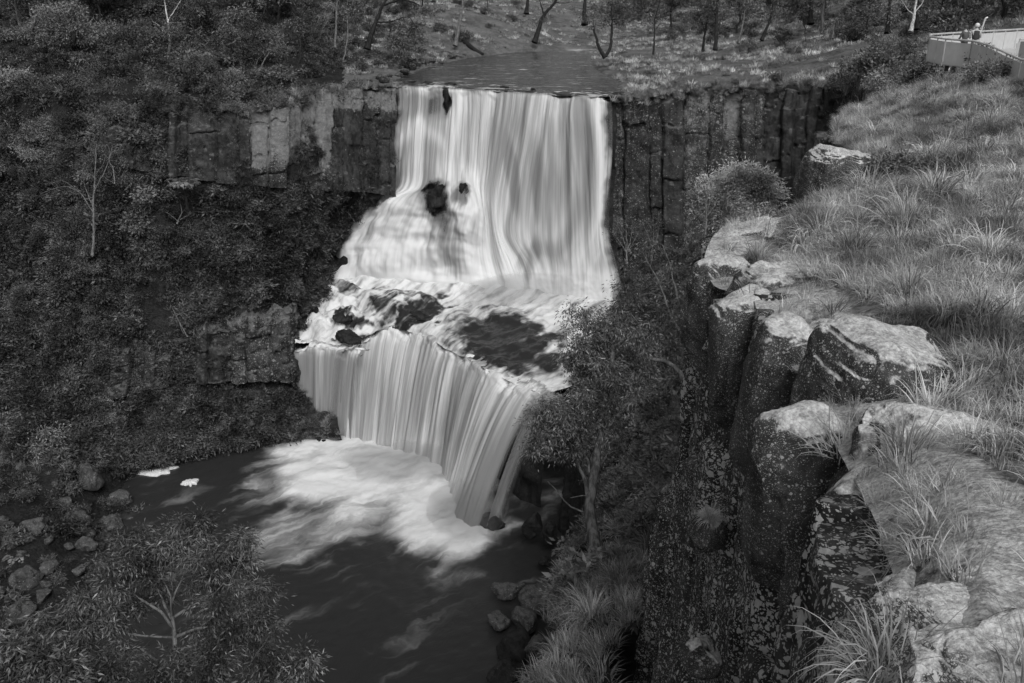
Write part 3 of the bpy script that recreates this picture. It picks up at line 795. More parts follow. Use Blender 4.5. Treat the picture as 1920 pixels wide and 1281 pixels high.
for k, (t_, b_) in enumerate(((t1[:int(len(t1) * .6)], b1[:int(len(t1) * .6)]), (t2[int(len(t2) * .22):], b2[int(len(t2) * .22):]))):
    tt = t_[::4] + np.array([0.9, 1.1, -0.6])
    bb = t_[::4] * 0.8 + b_[::4] * 0.2 + np.array([1.1, 1.8, 0]); bb[:, 2] = -58
    W = resample(np.stack([tt, bb]), 0, 0.5, False)
    W = W + np.array([-0.5, -0.8, 0]) * (fbm(W, 2.0, 4, 98 + k) * 0.45)[..., None]
    sheet('falls_terrain', W, M['wet_rock'])

# plunge pool
gx, gy = np.meshgrid(np.arange(-66, 12, 0.25), np.arange(40, 116, 0.25), indexing='ij')
P = np.stack([gx, gy, np.full_like(gx, POOL_Z)], -1)
foot2 = np.concatenate([b1[::6], b2[::6]])[:, :2]
dmin = np.full(gx.shape, 1e9)
nx = np.zeros_like(gx); ny = np.zeros_like(gx)
for a in foot2:
    d = np.hypot(gx - a[0], gy - a[1])
    c = d < dmin
    dmin = np.where(c, d, dmin); nx = np.where(c, gx - a[0], nx); ny = np.where(c, gy - a[1], ny)
pu, pv, pd = proj(P)
big = fbm(np.stack([gx, gy, gx * 0], -1), 6.0, 5, 101)
med = fbm(np.stack([gx * 0.7 + gy * 0.5, (gy - gx) * 0.5, gx * 0], -1), 2.2, 5, 103)
reach = 6.0 + 10.0 * ell(pu, pv, 650, 950, 330, 130, -25)
foam = np.clip(1.25 - dmin / reach * 1.15, 0, 1.3) + 0.22 * big * smooth(22, 4, dmin) + 0.18 * med * smooth(26, 6, dmin)
foam += 0.55 * ell(pu, pv, 700, 900, 170, 75, 10) + 0.5 * ell(pu, pv, 820, 1010, 90, 45, 10)
foam -= 0.35 * ell(pu, pv, 680, 1030, 90, 25, -8) + 0.4 * ell(pu, pv, 960, 1040, 60, 50)
foam += 0.32 * ell(pu, pv, 540, 900, 140, 80, -35) + 0.38 * ell(pu, pv, 550, 1010, 170, 50, -12) + 0.14 * ell(pu, pv, 720, 1075, 190, 50, 8)
foam += 0.05 + 0.06 * big
foam = np.clip(foam, 0.0, 1.25)
P[..., 2] += smooth(0.2, 1.0, foam) * (0.25 + med * 0.20 + 0.05 * fbm(P, 0.9, 3, 105)) + 0.035 * fbm(P, 1.1, 4, 107)
uvx, uvy = gx * math.cos(0.9) - gy * math.sin(0.9), gx * math.sin(0.9) + gy * math.cos(0.9)
sheet('pool_water', P, M['pool'], {'foam': foam * 0.95}, np.stack([uvx, uvy], -1))

# ------------------------------------------------------------------ spray hanging at the foot of the falls
mm, nt, out = newmat('spray')
vs = nd(nt, 'ShaderNodeVolumePrincipled', {'Color': 0.95, 'Density': 0.085, 'Anisotropy': 0.2})
nt.links.new(vs.outputs[0], out.inputs['Volume'])
def spray(c, r, seed):
    bm = bmesh.new()
    bmesh.ops.create_icosphere(bm, subdivisions=4, radius=1.0)
    V = np.array([v.co[:] for v in bm.verts]); F = np.array([[l.index for l in f.verts] for f in bm.faces]); bm.free()
    V = V * (1 + 0.22 * fbm(V + seed, 0.9, 3, seed))[:, None] * np.array(r)
    o = link('mist', mesh_np('mist', V, F), mm)
    o.location = c
    tag(o, 'soft white spray hanging at the foot of the falls', 'mist', kind='stuff')
spray(UZ(760, 868, POOL_Z + 1.2), (8.5, 4.0, 2.6), 3)
spray(UZ(868, 960, POOL_Z + 1.6), (4.2, 4.5, 3.2), 5)
spray(UZ(1000, 545, -37.6), (11.0, 3.2, 2.2), 9)
# ------------------------------------------------------------------ plants
M['dark_leaf'] = leaf_mat('dark_foliage', 0.030, 0.105, 0.5, 0.35, 0.15)
M['gum_leaf'] = leaf_mat('gum_foliage', 0.045, 0.17, 0.36, 0.5, 0.2, 0.9)
M['wattle_leaf'] = leaf_mat('wattle_foliage', 0.07, 0.20, 0.6, 0.2, 0.2)
M['forest_leaf'] = leaf_mat('forest_foliage', 0.055, 0.16, 0.55, 0.25, 0.2)
M['wattle_pale'] = leaf_mat('pale_wattle_foliage', 0.18, 0.42, 0.6, 0.2, 0.25)
M['fern_leaf'] = leaf_mat('fern_fronds', 0.12, 0.20, 0.6, 0.2, 0.2)
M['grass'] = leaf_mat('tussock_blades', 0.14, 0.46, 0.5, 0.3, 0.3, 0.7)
M['grass_dull'] = leaf_mat('shaded_tussock_blades', 0.10, 0.32, 0.55, 0.25, 0.25)  # darker greys than the rim tussocks, for gorge and cliff grass
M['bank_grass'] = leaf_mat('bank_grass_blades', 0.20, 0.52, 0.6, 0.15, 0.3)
M['bark_dark'] = bark_mat('dark_bark', 0.008, 0.03)
M['bark_mid'] = bark_mat('grey_bark', 0.05, 0.16)
M['bark_pale'] = bark_mat('pale_bark', 0.07, 0.18)
M['bark_white'] = bark_mat('white_bark', 0.35, 0.6)

def unit(a):
    a = np.asarray(a, float)
    return a / np.maximum(np.linalg.norm(a, axis=-1, keepdims=True), 1e-9)

def leaf_quads(C, A, L, W, rng):
    """one pointed leaf per centre: C base points, A directions, L lengths, W widths"""
    n = len(C)
    A = unit(A)
    S = unit(np.cross(A, rng.normal(size=(n, 3))))
    L = np.broadcast_to(L, (n,))[:, None]
    W = np.broadcast_to(W, (n,))[:, None]
    V = np.stack([C, C + A * L * 0.4 + S * W * 0.5, C + A * L, C + A * L * 0.4 - S * W * 0.5], 1).reshape(-1, 3)
    F = np.arange(4 * n).reshape(n, 4)
    return V, F

def tube(pts, rad, k=6):
    pts = np.asarray(pts, float)
    n = len(pts)
    d = unit(np.gradient(pts, axis=0))
    ref = np.array([1, 0, 0.]) if abs(d[0][0]) < 0.8 else np.array([0, 1, 0.])
    u = unit(np.cross(d[0], ref))
    V = []
    a = np.arange(k) * 2 * math.pi / k
    for i in range(n):
        u = unit(u - d[i] * (u @ d[i]))
        w = np.cross(d[i], u)
        V.append(pts[i] + (np.cos(a)[:, None] * u + np.sin(a)[:, None] * w) * rad[i])
    V = np.concatenate(V)
    i = np.arange(n - 1)[:, None] * k
    j = np.arange(k)[None]
    F = np.stack([i + j, i + (j + 1) % k, i + k + (j + 1) % k, i + k + j], -1).reshape(-1, 4)
    return V, F

def join(parts):
    V, F, o = [], [], 0
    for v, f in parts:
        V.append(v)
        F.append(f + o)
        o += len(v)
    return np.concatenate(V), np.concatenate(F)

def crooked(a, b, rng, n=6, amp=0.08, sag=0.0):
    """an uneven line from a to b"""
    a, b = np.asarray(a, float), np.asarray(b, float)
    t = np.linspace(0, 1, n)[:, None]
    L = np.linalg.norm(b - a)
    j = np.cumsum(rng.normal(size=(n, 3)), 0)
    j = j - t * j[-1]
    j -= j[0] * (1 - t)
    p = a + (b - a) * t + j * amp * L / math.sqrt(n)
    p[:, 2] += (4 * sag * L * t * (1 - t))[:, 0]
    return p

def foliage(centres, radius, per, rng, L, W, droop=0.6, spread=1.0, flat=0.7):
    """leaves gathered round each centre"""
    centres = np.asarray(centres, float)
    m = len(centres)
    rr = radius * rng.uniform(0.55, 1.25, m)
    idx = np.repeat(np.arange(m), per)
    off = rng.normal(size=(len(idx), 3)) * np.array([0.5, 0.5, 0.5 * flat])
    C = centres[idx] + off * rr[idx][:, None]
    A = off * spread + rng.normal(size=off.shape) * 0.45 + np.array([0, 0, -droop])
    return leaf_quads(C, A, L * rng.uniform(0.6, 1.3, len(C)), W * rng.uniform(0.7, 1.3, len(C)), rng)

def auto_tree(seed, H, r0, crown_from=0.4, spread=0.35, nlimb=9, per=40, cl=0.6, L=0.35, W=0.13, bend=0.05, droop=0.4, lean=0.0, sub=4, bare=0.15, flat=0.7):
    """a trunk, limbs, twigs and leaf clumps; returns trunk and crown meshes (as arrays), base at the origin"""
    rng = np.random.default_rng(seed)
    top = np.array([lean * H + rng.normal() * 0.03 * H, rng.normal() * 0.03 * H, H])
    tr = crooked((0, 0, -0.4), top, rng, 10, bend)
    t = np.linspace(0, 1, 10)
    wood = [tube(tr, r0 * (1 - 0.82 * t) * (1 + 0.5 * np.exp(-t * 14)), 8)]
    cents = []
    for i in range(nlimb):
        f = crown_from + (1 - crown_from) * (i + rng.uniform(0, 0.8)) / nlimb
        f = min(f, 0.98)
        p = np.array([np.interp(f, t, tr[:, k]) for k in range(3)])
        az = i * 2.4 + rng.uniform(-0.5, 0.5)
        reach = H * spread * (1.15 - 0.65 * abs(f - crown_from - 0.25)) * rng.uniform(0.6, 1.2)
        e = p + np.array([math.cos(az) * reach, math.sin(az) * reach, reach * rng.uniform(0.15, 0.75)])
        lb = crooked(p, e, rng, 6, 0.12, 0.06)
        rl = r0 * (1 - 0.8 * f) * 0.5
        wood.append(tube(lb, np.linspace(rl, rl * 0.3, 6), 5))
        for j in range(sub):
            g = rng.uniform(0.35, 1.0)
            q = np.array([np.interp(g, np.linspace(0, 1, 6), lb[:, k]) for k in range(3)])
            e2 = q + unit(rng.normal(size=3) + np.array([math.cos(az), math.sin(az), 0.7])) * reach * rng.uniform(0.25, 0.55)
            wood.append(tube(crooked(q, e2, rng, 4, 0.1, 0.05), np.linspace(rl * 0.35, rl * 0.1, 4), 4))
            if rng.uniform() > bare:
                cents.append(e2)
                cents.append(q * 0.35 + e2 * 0.65 + rng.normal(size=3) * cl * 0.4)
    if len(cents) == 0:
        cents = [top]
    return join(wood), foliage(cents, cl, per, rng, L, W, droop, flat=flat)

def shrub_arrays(seed, R, h, n, L, W, droop=0.0, nstem=9, lumps=14):
    rng = np.random.default_rng(seed)
    cents, wood = [], []
    for i in range(lumps):
        az = rng.uniform(0, 6.28)
        r = R * math.sqrt(rng.uniform(0.02, 1)) * 0.85
        zc = h * (1 - 0.6 * (r / R) ** 2) * rng.uniform(0.35, 0.95)
        cents.append((r * math.cos(az), r * math.sin(az), zc))
        if i < nstem:
            wood.append(tube(crooked((0, 0, -0.3), cents[-1], rng, 5, 0.08, 0.1), np.linspace(0.035 * h, 0.010 * h, 5), 4))
    return join(wood), foliage(cents, R * 0.42, n // lumps, rng, L, W, droop, 1.2, 0.75)

def two_mat_mesh(name, wood, leaf, mw, ml):
    V, F = join([wood, leaf])
    me = mesh_np(name, V, F, False)
    me.materials.append(mw)
    me.materials.append(ml)
    ix = np.zeros(len(F), np.int32)
    ix[len(wood[1]):] = 1
    me.polygons.foreach_set('material_index', ix)
    return me

def tussock_arrays(seed, n, L, W, base, tilt=(0.1, 0.9), curve=0.55, segs=4):
    """arching grass blades from one crown"""
    rng = np.random.default_rng(seed)
    az = rng.uniform(0, 2 * math.pi, n)
    r = base * np.sqrt(rng.uniform(0, 1, n))
    a2 = az + rng.normal(size=n) * 0.5
    b = np.stack([r * np.cos(az), r * np.sin(az), np.zeros(n) - 0.03], -1)
    o = np.stack([np.cos(a2), np.sin(a2), np.zeros(n)], -1)
    side = np.stack([-np.sin(a2), np.cos(a2), rng.normal(size=n) * 0.3], -1)
    l = L * rng.uniform(0.55, 1.15, n)
    ti = rng.uniform(*tilt, n)
    cu = curve * rng.uniform(0.3, 1.3, n)
    w = W * rng.uniform(0.6, 1.3, n)
    rows = []
    ang = ti.copy()
    p = b.copy()
    for k in range(segs + 1):
        ww = (w * (1 - (k / segs) ** 2 * 0.92))[:, None] * 0.5
        rows.append(p - side * ww)
        rows.append(p + side * ww)
        d = o * np.sin(ang)[:, None] + np.array([0, 0, 1.0]) * np.cos(ang)[:, None]
        p = p + d * (l / segs)[:, None]
        ang = np.minimum(ang + cu * (0.4 + k * 0.45), 2.6)
    V = np.stack(rows, 1)
    m = 2 * (segs + 1)
    f = np.array([[2 * k, 2 * k + 1, 2 * k + 3, 2 * k + 2] for k in range(segs)])
    F = (np.arange(n)[:, None, None] * m + f[None]).reshape(-1, 4)
    return V.reshape(-1, 3), F

def sample(P, n, rng, keep=None, power=0.0, margin=120):
    """n random points on a sheet, in or near the frame; power > 0 thins the far ones out"""
    a = np.linalg.norm(np.cross(P[1:, :-1] - P[:-1, :-1], P[:-1, 1:] - P[:-1, :-1]), axis=-1)
    c = (P[1:, 1:] + P[:-1, :-1]) / 2
    u, v, D = proj(c)
    ok = (D > 1.0) & (u > -margin) & (u < 1920 + margin) & (v > -margin * 0.7) & (v < 1281 + margin)
    w = a * ok * np.maximum(D, 0.5) ** (-power)
    if keep is not None:
        w = w * keep(c, u, v, D)
    w = w.ravel() / w.sum()
    k = rng.choice(len(w), n, p=w)
    i, j = np.unravel_index(k, a.shape)
    s, t = rng.uniform(size=(2, n, 1))
    return P[i, j] * (1 - s) * (1 - t) + P[i + 1, j] * s * (1 - t) + P[i, j + 1] * (1 - s) * t + P[i + 1, j + 1] * s * t

PROTO = {}
def proto_collection(name, meshes):
    c = bpy.data.collections.new(name)
    for i, me in enumerate(meshes):
        o = bpy.data.objects.new(f"{name}_{i:02d}", me)
        c.objects.link(o)
    return c

def scatter(name, pts, scl, coll, nvar, rng, label, cat, tilt=0.15):
    """ground cover nobody could count: one object of kind stuff"""
    n = len(pts)
    me = bpy.data.meshes.new(name)
    me.vertices.add(n)
    me.vertices.foreach_set('co', np.asarray(pts, np.float32).ravel())
    a = me.attributes.new('rot', 'FLOAT_VECTOR', 'POINT')
    rot = np.stack([rng.normal(size=n) * tilt, rng.normal(size=n) * tilt, rng.uniform(0, 6.283, n)], -1)
    a.data.foreach_set('vector', rot.astype(np.float32).ravel())
    attr(me, 'scl', scl)
    b = me.attributes.new('idx', 'INT', 'POINT')
    b.data.foreach_set('value', rng.integers(0, nvar, n).astype(np.int32))
    o = link(name, me)
    ng = bpy.data.node_groups.new(name, 'GeometryNodeTree')
    ng.interface.new_socket('Geometry', in_out='INPUT', socket_type='NodeSocketGeometry')
    ng.interface.new_socket('Geometry', in_out='OUTPUT', socket_type='NodeSocketGeometry')
    gi = ng.nodes.new('NodeGroupInput')
    go = ng.nodes.new('NodeGroupOutput')
    ci = ng.nodes.new('GeometryNodeCollectionInfo')
    ci.inputs['Collection'].default_value = coll
    ci.inputs['Separate Children'].default_value = True
    ci.inputs['Reset Children'].default_value = True
    ip = ng.nodes.new('GeometryNodeInstanceOnPoints')
    ip.inputs['Pick Instance'].default_value = True
    def na(nm, ty):
        q = ng.nodes.new('GeometryNodeInputNamedAttribute')
        q.data_type = ty
        q.inputs['Name'].default_value = nm
        return q.outputs['Attribute']
    ng.links.new(gi.outputs[0], ip.inputs['Points'])
    ng.links.new(ci.outputs[0], ip.inputs['Instance'])
    ng.links.new(na('rot', 'FLOAT_VECTOR'), ip.inputs['Rotation'])
    ng.links.new(na('scl', 'FLOAT'), ip.inputs['Scale'])
    ng.links.new(na('idx', 'INT'), ip.inputs['Instance Index'])
    ng.links.new(ip.outputs[0], go.inputs[0])
    md = o.modifiers.new('scatter', 'NODES')
    md.node_group = ng
    return tag(o, label, cat, kind='stuff')

# ---- ground cover
CLEAR = [(346, 368, 44, 36), (105, 215, 20, 50), (245, 180, 22, 40), (312, 130, 14, 40), (176, 420, 14, 70), (354, 180, 16, 30), (486, 165, 16, 25), (463, 95, 14, 30), (558, 120, 14, 30), (80, 505, 35, 25), (340, 406, 36, 16), (155, 550, 40, 18)]
rng = np.random.default_rng(1)
under = []
for i in range(5):
    w, l = shrub_arrays(200 + i, 0.9, 0.9, 330, *((0.34, 0.15), (0.22, 0.07), (0.46, 0.11), (0.20, 0.12), (0.30, 0.05))[i], 0.1, 5, 9)
    under.append(two_mat_mesh('undergrowth', w, l, M['bark_dark'], M['dark_leaf']))
ucoll = proto_collection('undergrowth_plants', under)
def keep_left(c, u, v, D):
    k = ((fbm(c, 9, 3, 7) > -0.9) & ((v < 700) | (u < 560))) * (1 - 0.93 * smooth(800, 880, v - 0.25 * u + 30))
    k = k * (1 - 0.97 * smooth(300, 330, u) * smooth(195, 215, v) * smooth(372, 350, v)) * (1 - 0.95 * smooth(400, 440, u) * smooth(560, 585, v) * smooth(745, 730, v)) * (1 - 0.7 * smooth(200, 260, u) * smooth(610, 640, v) * smooth(745, 730, v))
    for a, b, ru, rv in CLEAR:
        k = k * (1 - 0.95 * ell(u, v, a, b, ru, rv))
    return k
p1 = sample(LEFTBANK, 6200, rng, keep_left)
def keep_hill(c, u, v, D):
    return (c[..., 0] < -13 - 0.10 * np.maximum(c[..., 1] - 135, 0)) * smooth(0, 1.5, inside(RIV_POLY, c[..., 0], c[..., 1])[1]) * np.where(u > 640, 0.5 * (v < 135), 1.0) * (D < 280) * (1 - 0.95 * smooth(520, 535, u) * smooth(132, 142, v)) * np.prod([1 - 0.95 * ell(u, v, a, b, ru, rv) for a, b, ru, rv in CLEAR], 0)
p2 = sample(PLATEAU, 4600, rng, keep_hill, 1.0)
p = np.concatenate([p1, p2])
scatter('undergrowth', p, rng.uniform(0.55, 1.5, len(p)), ucoll, 5, rng, 'dark ferns and low scrub covering the steep bank opposite the lookout', 'undergrowth')
runder = []
for me in under:
    m2 = me.copy()
    m2.materials[1] = M['forest_leaf']
    runder.append(m2)
rcoll = proto_collection('slope_undergrowth_plants', runder)
p = sample(PLATEAU, 1500, rng, lambda c, u, v, D: 1.0 * (u > 1150) * (v < 72 - 12 * smooth(1700, 1900, u) - 24 * smooth(1300, 1150, u)) * (v > -30) * (D > 105) * smooth(-0.5, 0.0, fbm(c, 10, 3, 19)), 0.6)
scatter('undergrowth', p, rng.uniform(0.8, 1.9, len(p)), rcoll, 5, rng, 'dark understorey filling the forest behind the river flat', 'undergrowth')
p = sample(RSLOPE, 1900, rng, lambda c, u, v, D: 1.0 * (D > 30) * smooth(-0.5, 0.1, fbm(c, 6, 3, 9)))
scatter('undergrowth', p, rng.uniform(0.4, 1.1, len(p)), rcoll, 5, rng, 'dark scrub on the steep slope between the near cliff and the falls', 'undergrowth')

gr = [mesh_np('grass', *tussock_arrays(300 + i, 75, (0.24, 0.30, 0.36, 0.42, 0.28, 0.34)[i], 0.009, 0.16, (0.05, 1.15), (0.3, 0.5, 0.5, 0.45, 0.7, 0.4)[i])) for i in range(6)]
for g in gr: g.materials.append(M['grass'])
gcoll = proto_collection('slope_grass', gr)
def keep_slope(c, u, v, D):
    wid = 1.6 + 1.0 * smooth(13, 10, D)
    bare = np.maximum(0.95 * smooth(wid + 0.5, wid - 0.4, RIMD + 0.5 * fbm(c, 1.2, 3, 36)) * (D < 24), 0.99 * smooth(6.3, 5.7, D + 0.3 * fbm(c, 0.8, 3, 38)))
    bare = np.maximum(bare, 0.35 * smooth(0.15, 0.4, fbm(c, 1.6, 4, 39)))
    return (1 - bare) * (D > 3.2) * (D < 120)
p = sample(SLOPE, 24000, rng, keep_slope, 1.15)
u_, v_, D_ = proj(p)
scatter('grass', p, rng.uniform(0.35, 1.1, len(p)) * (1 + 0.010 * D_), gcoll, 6, rng, 'pale windblown grass covering the slope from the rocks to the lookout platform', 'grass')

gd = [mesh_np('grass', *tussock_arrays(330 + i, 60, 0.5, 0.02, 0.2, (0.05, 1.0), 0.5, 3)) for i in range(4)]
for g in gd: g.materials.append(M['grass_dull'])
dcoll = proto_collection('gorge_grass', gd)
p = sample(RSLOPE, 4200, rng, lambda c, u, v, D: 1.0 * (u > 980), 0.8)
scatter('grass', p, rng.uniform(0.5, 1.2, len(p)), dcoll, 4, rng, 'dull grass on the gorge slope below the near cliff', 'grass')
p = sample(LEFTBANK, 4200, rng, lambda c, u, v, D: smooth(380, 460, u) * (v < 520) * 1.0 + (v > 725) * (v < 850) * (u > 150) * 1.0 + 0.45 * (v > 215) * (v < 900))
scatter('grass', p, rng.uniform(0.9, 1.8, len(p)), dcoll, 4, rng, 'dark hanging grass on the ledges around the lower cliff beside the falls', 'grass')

bk = [mesh_np('grass', *tussock_arrays(350 + i, 44, 0.75, 0.07, 0.45, (0.1, 1.1), 0.45, 3)) for i in range(4)]
for g in bk: g.materials.append(M['bank_grass'])
bcoll = proto_collection('bank_grass', bk)
def keep_bank(c, u, v, D):
    _, d = inside(RIV_POLY, c[..., 0], c[..., 1])
    return ((c[..., 0] > -16) | ((u > 650) & (v < 140))) * (d > 0.8) * smooth(-0.35, 0.15, fbm(c, 7, 4, 13)) * (D < 330)
p = sample(PLATEAU, 8500, rng, keep_bank, 0.9)
scatter('grass', p, rng.uniform(0.6, 1.3, len(p)), bcoll, 4, rng, 'pale grass on the flats beside the river above the falls', 'grass')

# ---- grass hanging over the tops and feet of the upper cliffs
ex = np.random.default_rng(77)
edge_pts = []
for line, n, keep in ((RT[:7], 240, (0, 1)), (LT, 150, (0, 1)), (RBm[:6], 0, (0, 1))):
    L_ = resample(np.array(line), 0, 0.3, False)
    for k in ex.integers(0, len(L_), n):
        edge_pts.append(L_[k] + np.array([ex.normal() * .3, ex.normal() * .4 - .1, -abs(ex.normal()) * .55]))
edge_pts = np.array(edge_pts)
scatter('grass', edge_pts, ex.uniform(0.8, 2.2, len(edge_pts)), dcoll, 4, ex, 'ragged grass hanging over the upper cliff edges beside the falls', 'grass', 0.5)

# ---- shrubs and small trees, copied
def ground_at(u, v, sheets):
    """nearest sheet vertex to a pixel, the one closest to the camera"""
    best = None
    for P in sheets:
        uu, vv, D = proj(P)
        d = np.hypot(uu - u, vv - v) + np.where(D > 1, 0, 1e6)
        k = np.unravel_index(np.argmin(d), d.shape)
        if d[k] < 25 and (best is None or D[k] < best[1]):
            best = (P[k], D[k])
    return None if best is None else best[0]

SHRUB = []
for i, (R, h, n, L, W, ml) in enumerate(((1.5, 2.0, 1500, 0.30, 0.13, 'dark_leaf'), (1.2, 2.6, 1400, 0.26, 0.10, 'dark_leaf'), (1.7, 1.6, 1600, 0.28, 0.12, 'forest_leaf'), (1.3, 2.2, 1500, 0.22, 0.08, 'wattle_leaf'))):
    w, l = shrub_arrays(400 + i, R, h, n, L, W, 0.1, 10, 18)
    SHRUB.append(two_mat_mesh('shrub', w, l, M['bark_mid'], M[ml]))
ADJ = ['rounded dark shrub', 'upright dark shrub', 'low spreading grey shrub', 'feathery paler shrub']

def zone(u, v, D):
    if D > 128 and v < 205:
        if u < 200: return 'around the twisted black tree high on the wooded hillside'
        if u < 430: return 'near the white stemmed gum on the wooded hillside'
        if u < 640: return 'on the hillside edge above the lichened cliff columns'
        if u < 900: return 'on the bank beside the fallen black log'
        if u < 1180: return 'behind the bend of the river above the falls'
        if u < 1560: return 'at the forest edge behind the pale river flat'
        return 'at the forest edge behind the lookout platform'
    if u < 1000:
        if v < 330 and u < 260: return 'on the rocky ledges below the twisted black tree'
        if v < 470 and u < 260: return 'around the bare pale tree on the steep bank'
        if v < 470: return 'under the stained cliff near the large tree fern'
        if v < 640 and u < 230: return 'on the steep bank around the small tree fern'
        if v < 640: return 'on the bank just above the lower cliff'
        if v < 800: return 'along the broken end of the lower cliff'
        return 'on the boulder shore below the lower cliff'
    if D > 85: return 'at the foot of the cliff beside the first fall'
    if D > 45: return 'on the gorge slope below the rounded wattle'
    return 'on the gorge slope under the near cliff'

def place_shrubs(pts, smin, smax, variants, rng, size_words=('small', 'medium', 'large')):
    for p in pts:
        i = int(rng.choice(variants))
        s = rng.uniform(smin, smax)
        u, v, D = proj(p)
        o = link('shrub', SHRUB[i])
        o.location = p
        o.scale = (s * rng.uniform(0.85, 1.2), s * rng.uniform(0.85, 1.2), s)
        o.rotation_euler = (rng.normal() * 0.1, rng.normal() * 0.1, rng.uniform(0, 6.28))
        z = zone(float(u), float(v), float(D))
        w = size_words[min(2, int(3 * (s - smin) / (smax - smin + 1e-6)))]
        tag(o, f'{w} {ADJ[i]} {z}', 'shrub', f'{w} {ADJ[i]}s {z}')

rng = np.random.default_rng(2)
rim_line = resample(np.array(RT[1:7]), 0, 1.0, False)
place_shrubs(rim_line[rng.choice(len(rim_line), 16, False)] + np.array([0, .4, -.2]), .3, .75, [1, 2, 3], rng)
rim_line = resample(np.array(LT[:6]), 0, 1.0, False)
place_shrubs(rim_line[rng.choice(len(rim_line), 14, False)] + np.array([0, .3, -.5]), .4, 1.0, [0, 1, 2], rng)
place_shrubs(sample(PLATEAU, 26, rng, lambda c, u, v, D: 1.0 * (u > 640) * (u < 1000) * (v < 125) * (v > 5) * (inside(RIV_POLY, c[..., 0], c[..., 1])[1] > 2.5), .8, 10), 0.5, 1.3, [0, 1, 2, 3], rng)
place_shrubs(sample(LEFTBANK, 120, rng, lambda c, u, v, D: 1.0 * (v > 215) * (v < 860) * (u < 520) * ((v < 560) | (u < 250)) * (u > -60) * keep_left(c, u, v, D), 0, 60), 0.6, 1.7, [0, 0, 1, 2, 3], rng)
place_shrubs(sample(PLATEAU, 90, rng, lambda c, u, v, D: keep_hill(c, u, v, D) * (v < 215) * (v > -20) * (D < 230), 1.0, 40), 0.7, 1.9, [0, 1, 2, 3, 3], rng)
place_shrubs(sample(RSLOPE, 46, rng, lambda c, u, v, D: 1.0 * (D > 48) * (u < 1500), 0.3, 30), 0.5, 1.4, [0, 1, 2, 3], rng)
place_shrubs(sample(PLATEAU, 40, rng, lambda c, u, v, D: 1.0 * (u > 1250) * (v < 95) * (v > -10) * (D < 260) * (D > 120), 0.6, 40), 0.7, 1.6, [0, 1, 2], rng)
# ------------------------------------------------------------------ trees set out one by one: limbs and crowns traced in depth
def px(pts, D):
    return np.array([U(p[0], p[1], D + (p[2] if len(p) > 2 else 0)) for p in pts])

def set_tree(name, D, trunk, limbs, crowns, bark, leafm, label, cat, seed, r0=0.25, leaf=(0.16, 0.035), per=70, clump=0.45, droop=0.7, nsub=None, twig=0.02, group=None, depth=0.7, kt=8):
    """trunk and limbs: pixel polylines at depth D (optional third value: metres nearer or farther); crowns: (u, v, half width, half height, clumps, depth offset)"""
    rng = np.random.default_rng(seed)
    wood, nodes = [], []
    T_ = resample(px(trunk, D), 0, 0.5, True)
    n = len(T_)
    T_ = T_ + np.concatenate([[[0, 0, 0]], rng.normal(size=(n - 1, 3)) * 0.03])
    t = np.linspace(0, 1, n)
    wood.append(tube(T_, r0 * (1 - 0.65 * t) * (1 + 0.4 * np.exp(-t * 12)), kt))
    nodes += list(T_[n // 3:])
    for l in limbs:
        q = resample(px(l[0], D), 0, 0.4, True)
        q = q + np.concatenate([[[0, 0, 0]], rng.normal(size=(len(q) - 1, 3)) * 0.03])
        wood.append(tube(q, np.linspace(l[1], l[1] * 0.3, len(q)), 6))
        nodes += list(q[len(q) // 3:])
    nodes = np.array(nodes)
    cents = []
    base = T_[0]
    for c in crowns:
        cu, cv, ru, rv, k = c[:5]
        dz = c[5] if len(c) > 5 else 0
        ctr = U(cu, cv, D + dz)
        Rx, Rz = ru * D / FPX, rv * D / FPX
        Ry = depth * 0.5 * (Rx + Rz)
        d = unit(rng.normal(size=(k, 3)))
        r = rng.uniform(0.25, 1, (k, 1)) ** 0.5
        pts = ctr + d * r * np.array([Rx, Ry, Rz])
        for p in pts:
            cents.append(p)
            dd = np.linalg.norm(nodes - p, axis=-1)
            a = nodes[int(np.argmin(dd + rng.uniform(0, 0.3, len(dd))))]
            wood.append(tube(crooked(a, p, rng, 5, 0.10, 0.05), np.linspace(twig, twig * 0.3, 5), 4))
    root = empty(name, base, label, cat, group)
    V, F = join(wood)
    me = mesh_np('trunk', V - base, F)
    link('trunk', me, bark, root)
    if cents:
        V, F = foliage(np.array(cents), clump, per, rng, leaf[0], leaf[1], droop)
        link('crown', mesh_np('crown', V - base, F, False), leafm, root)
    return root

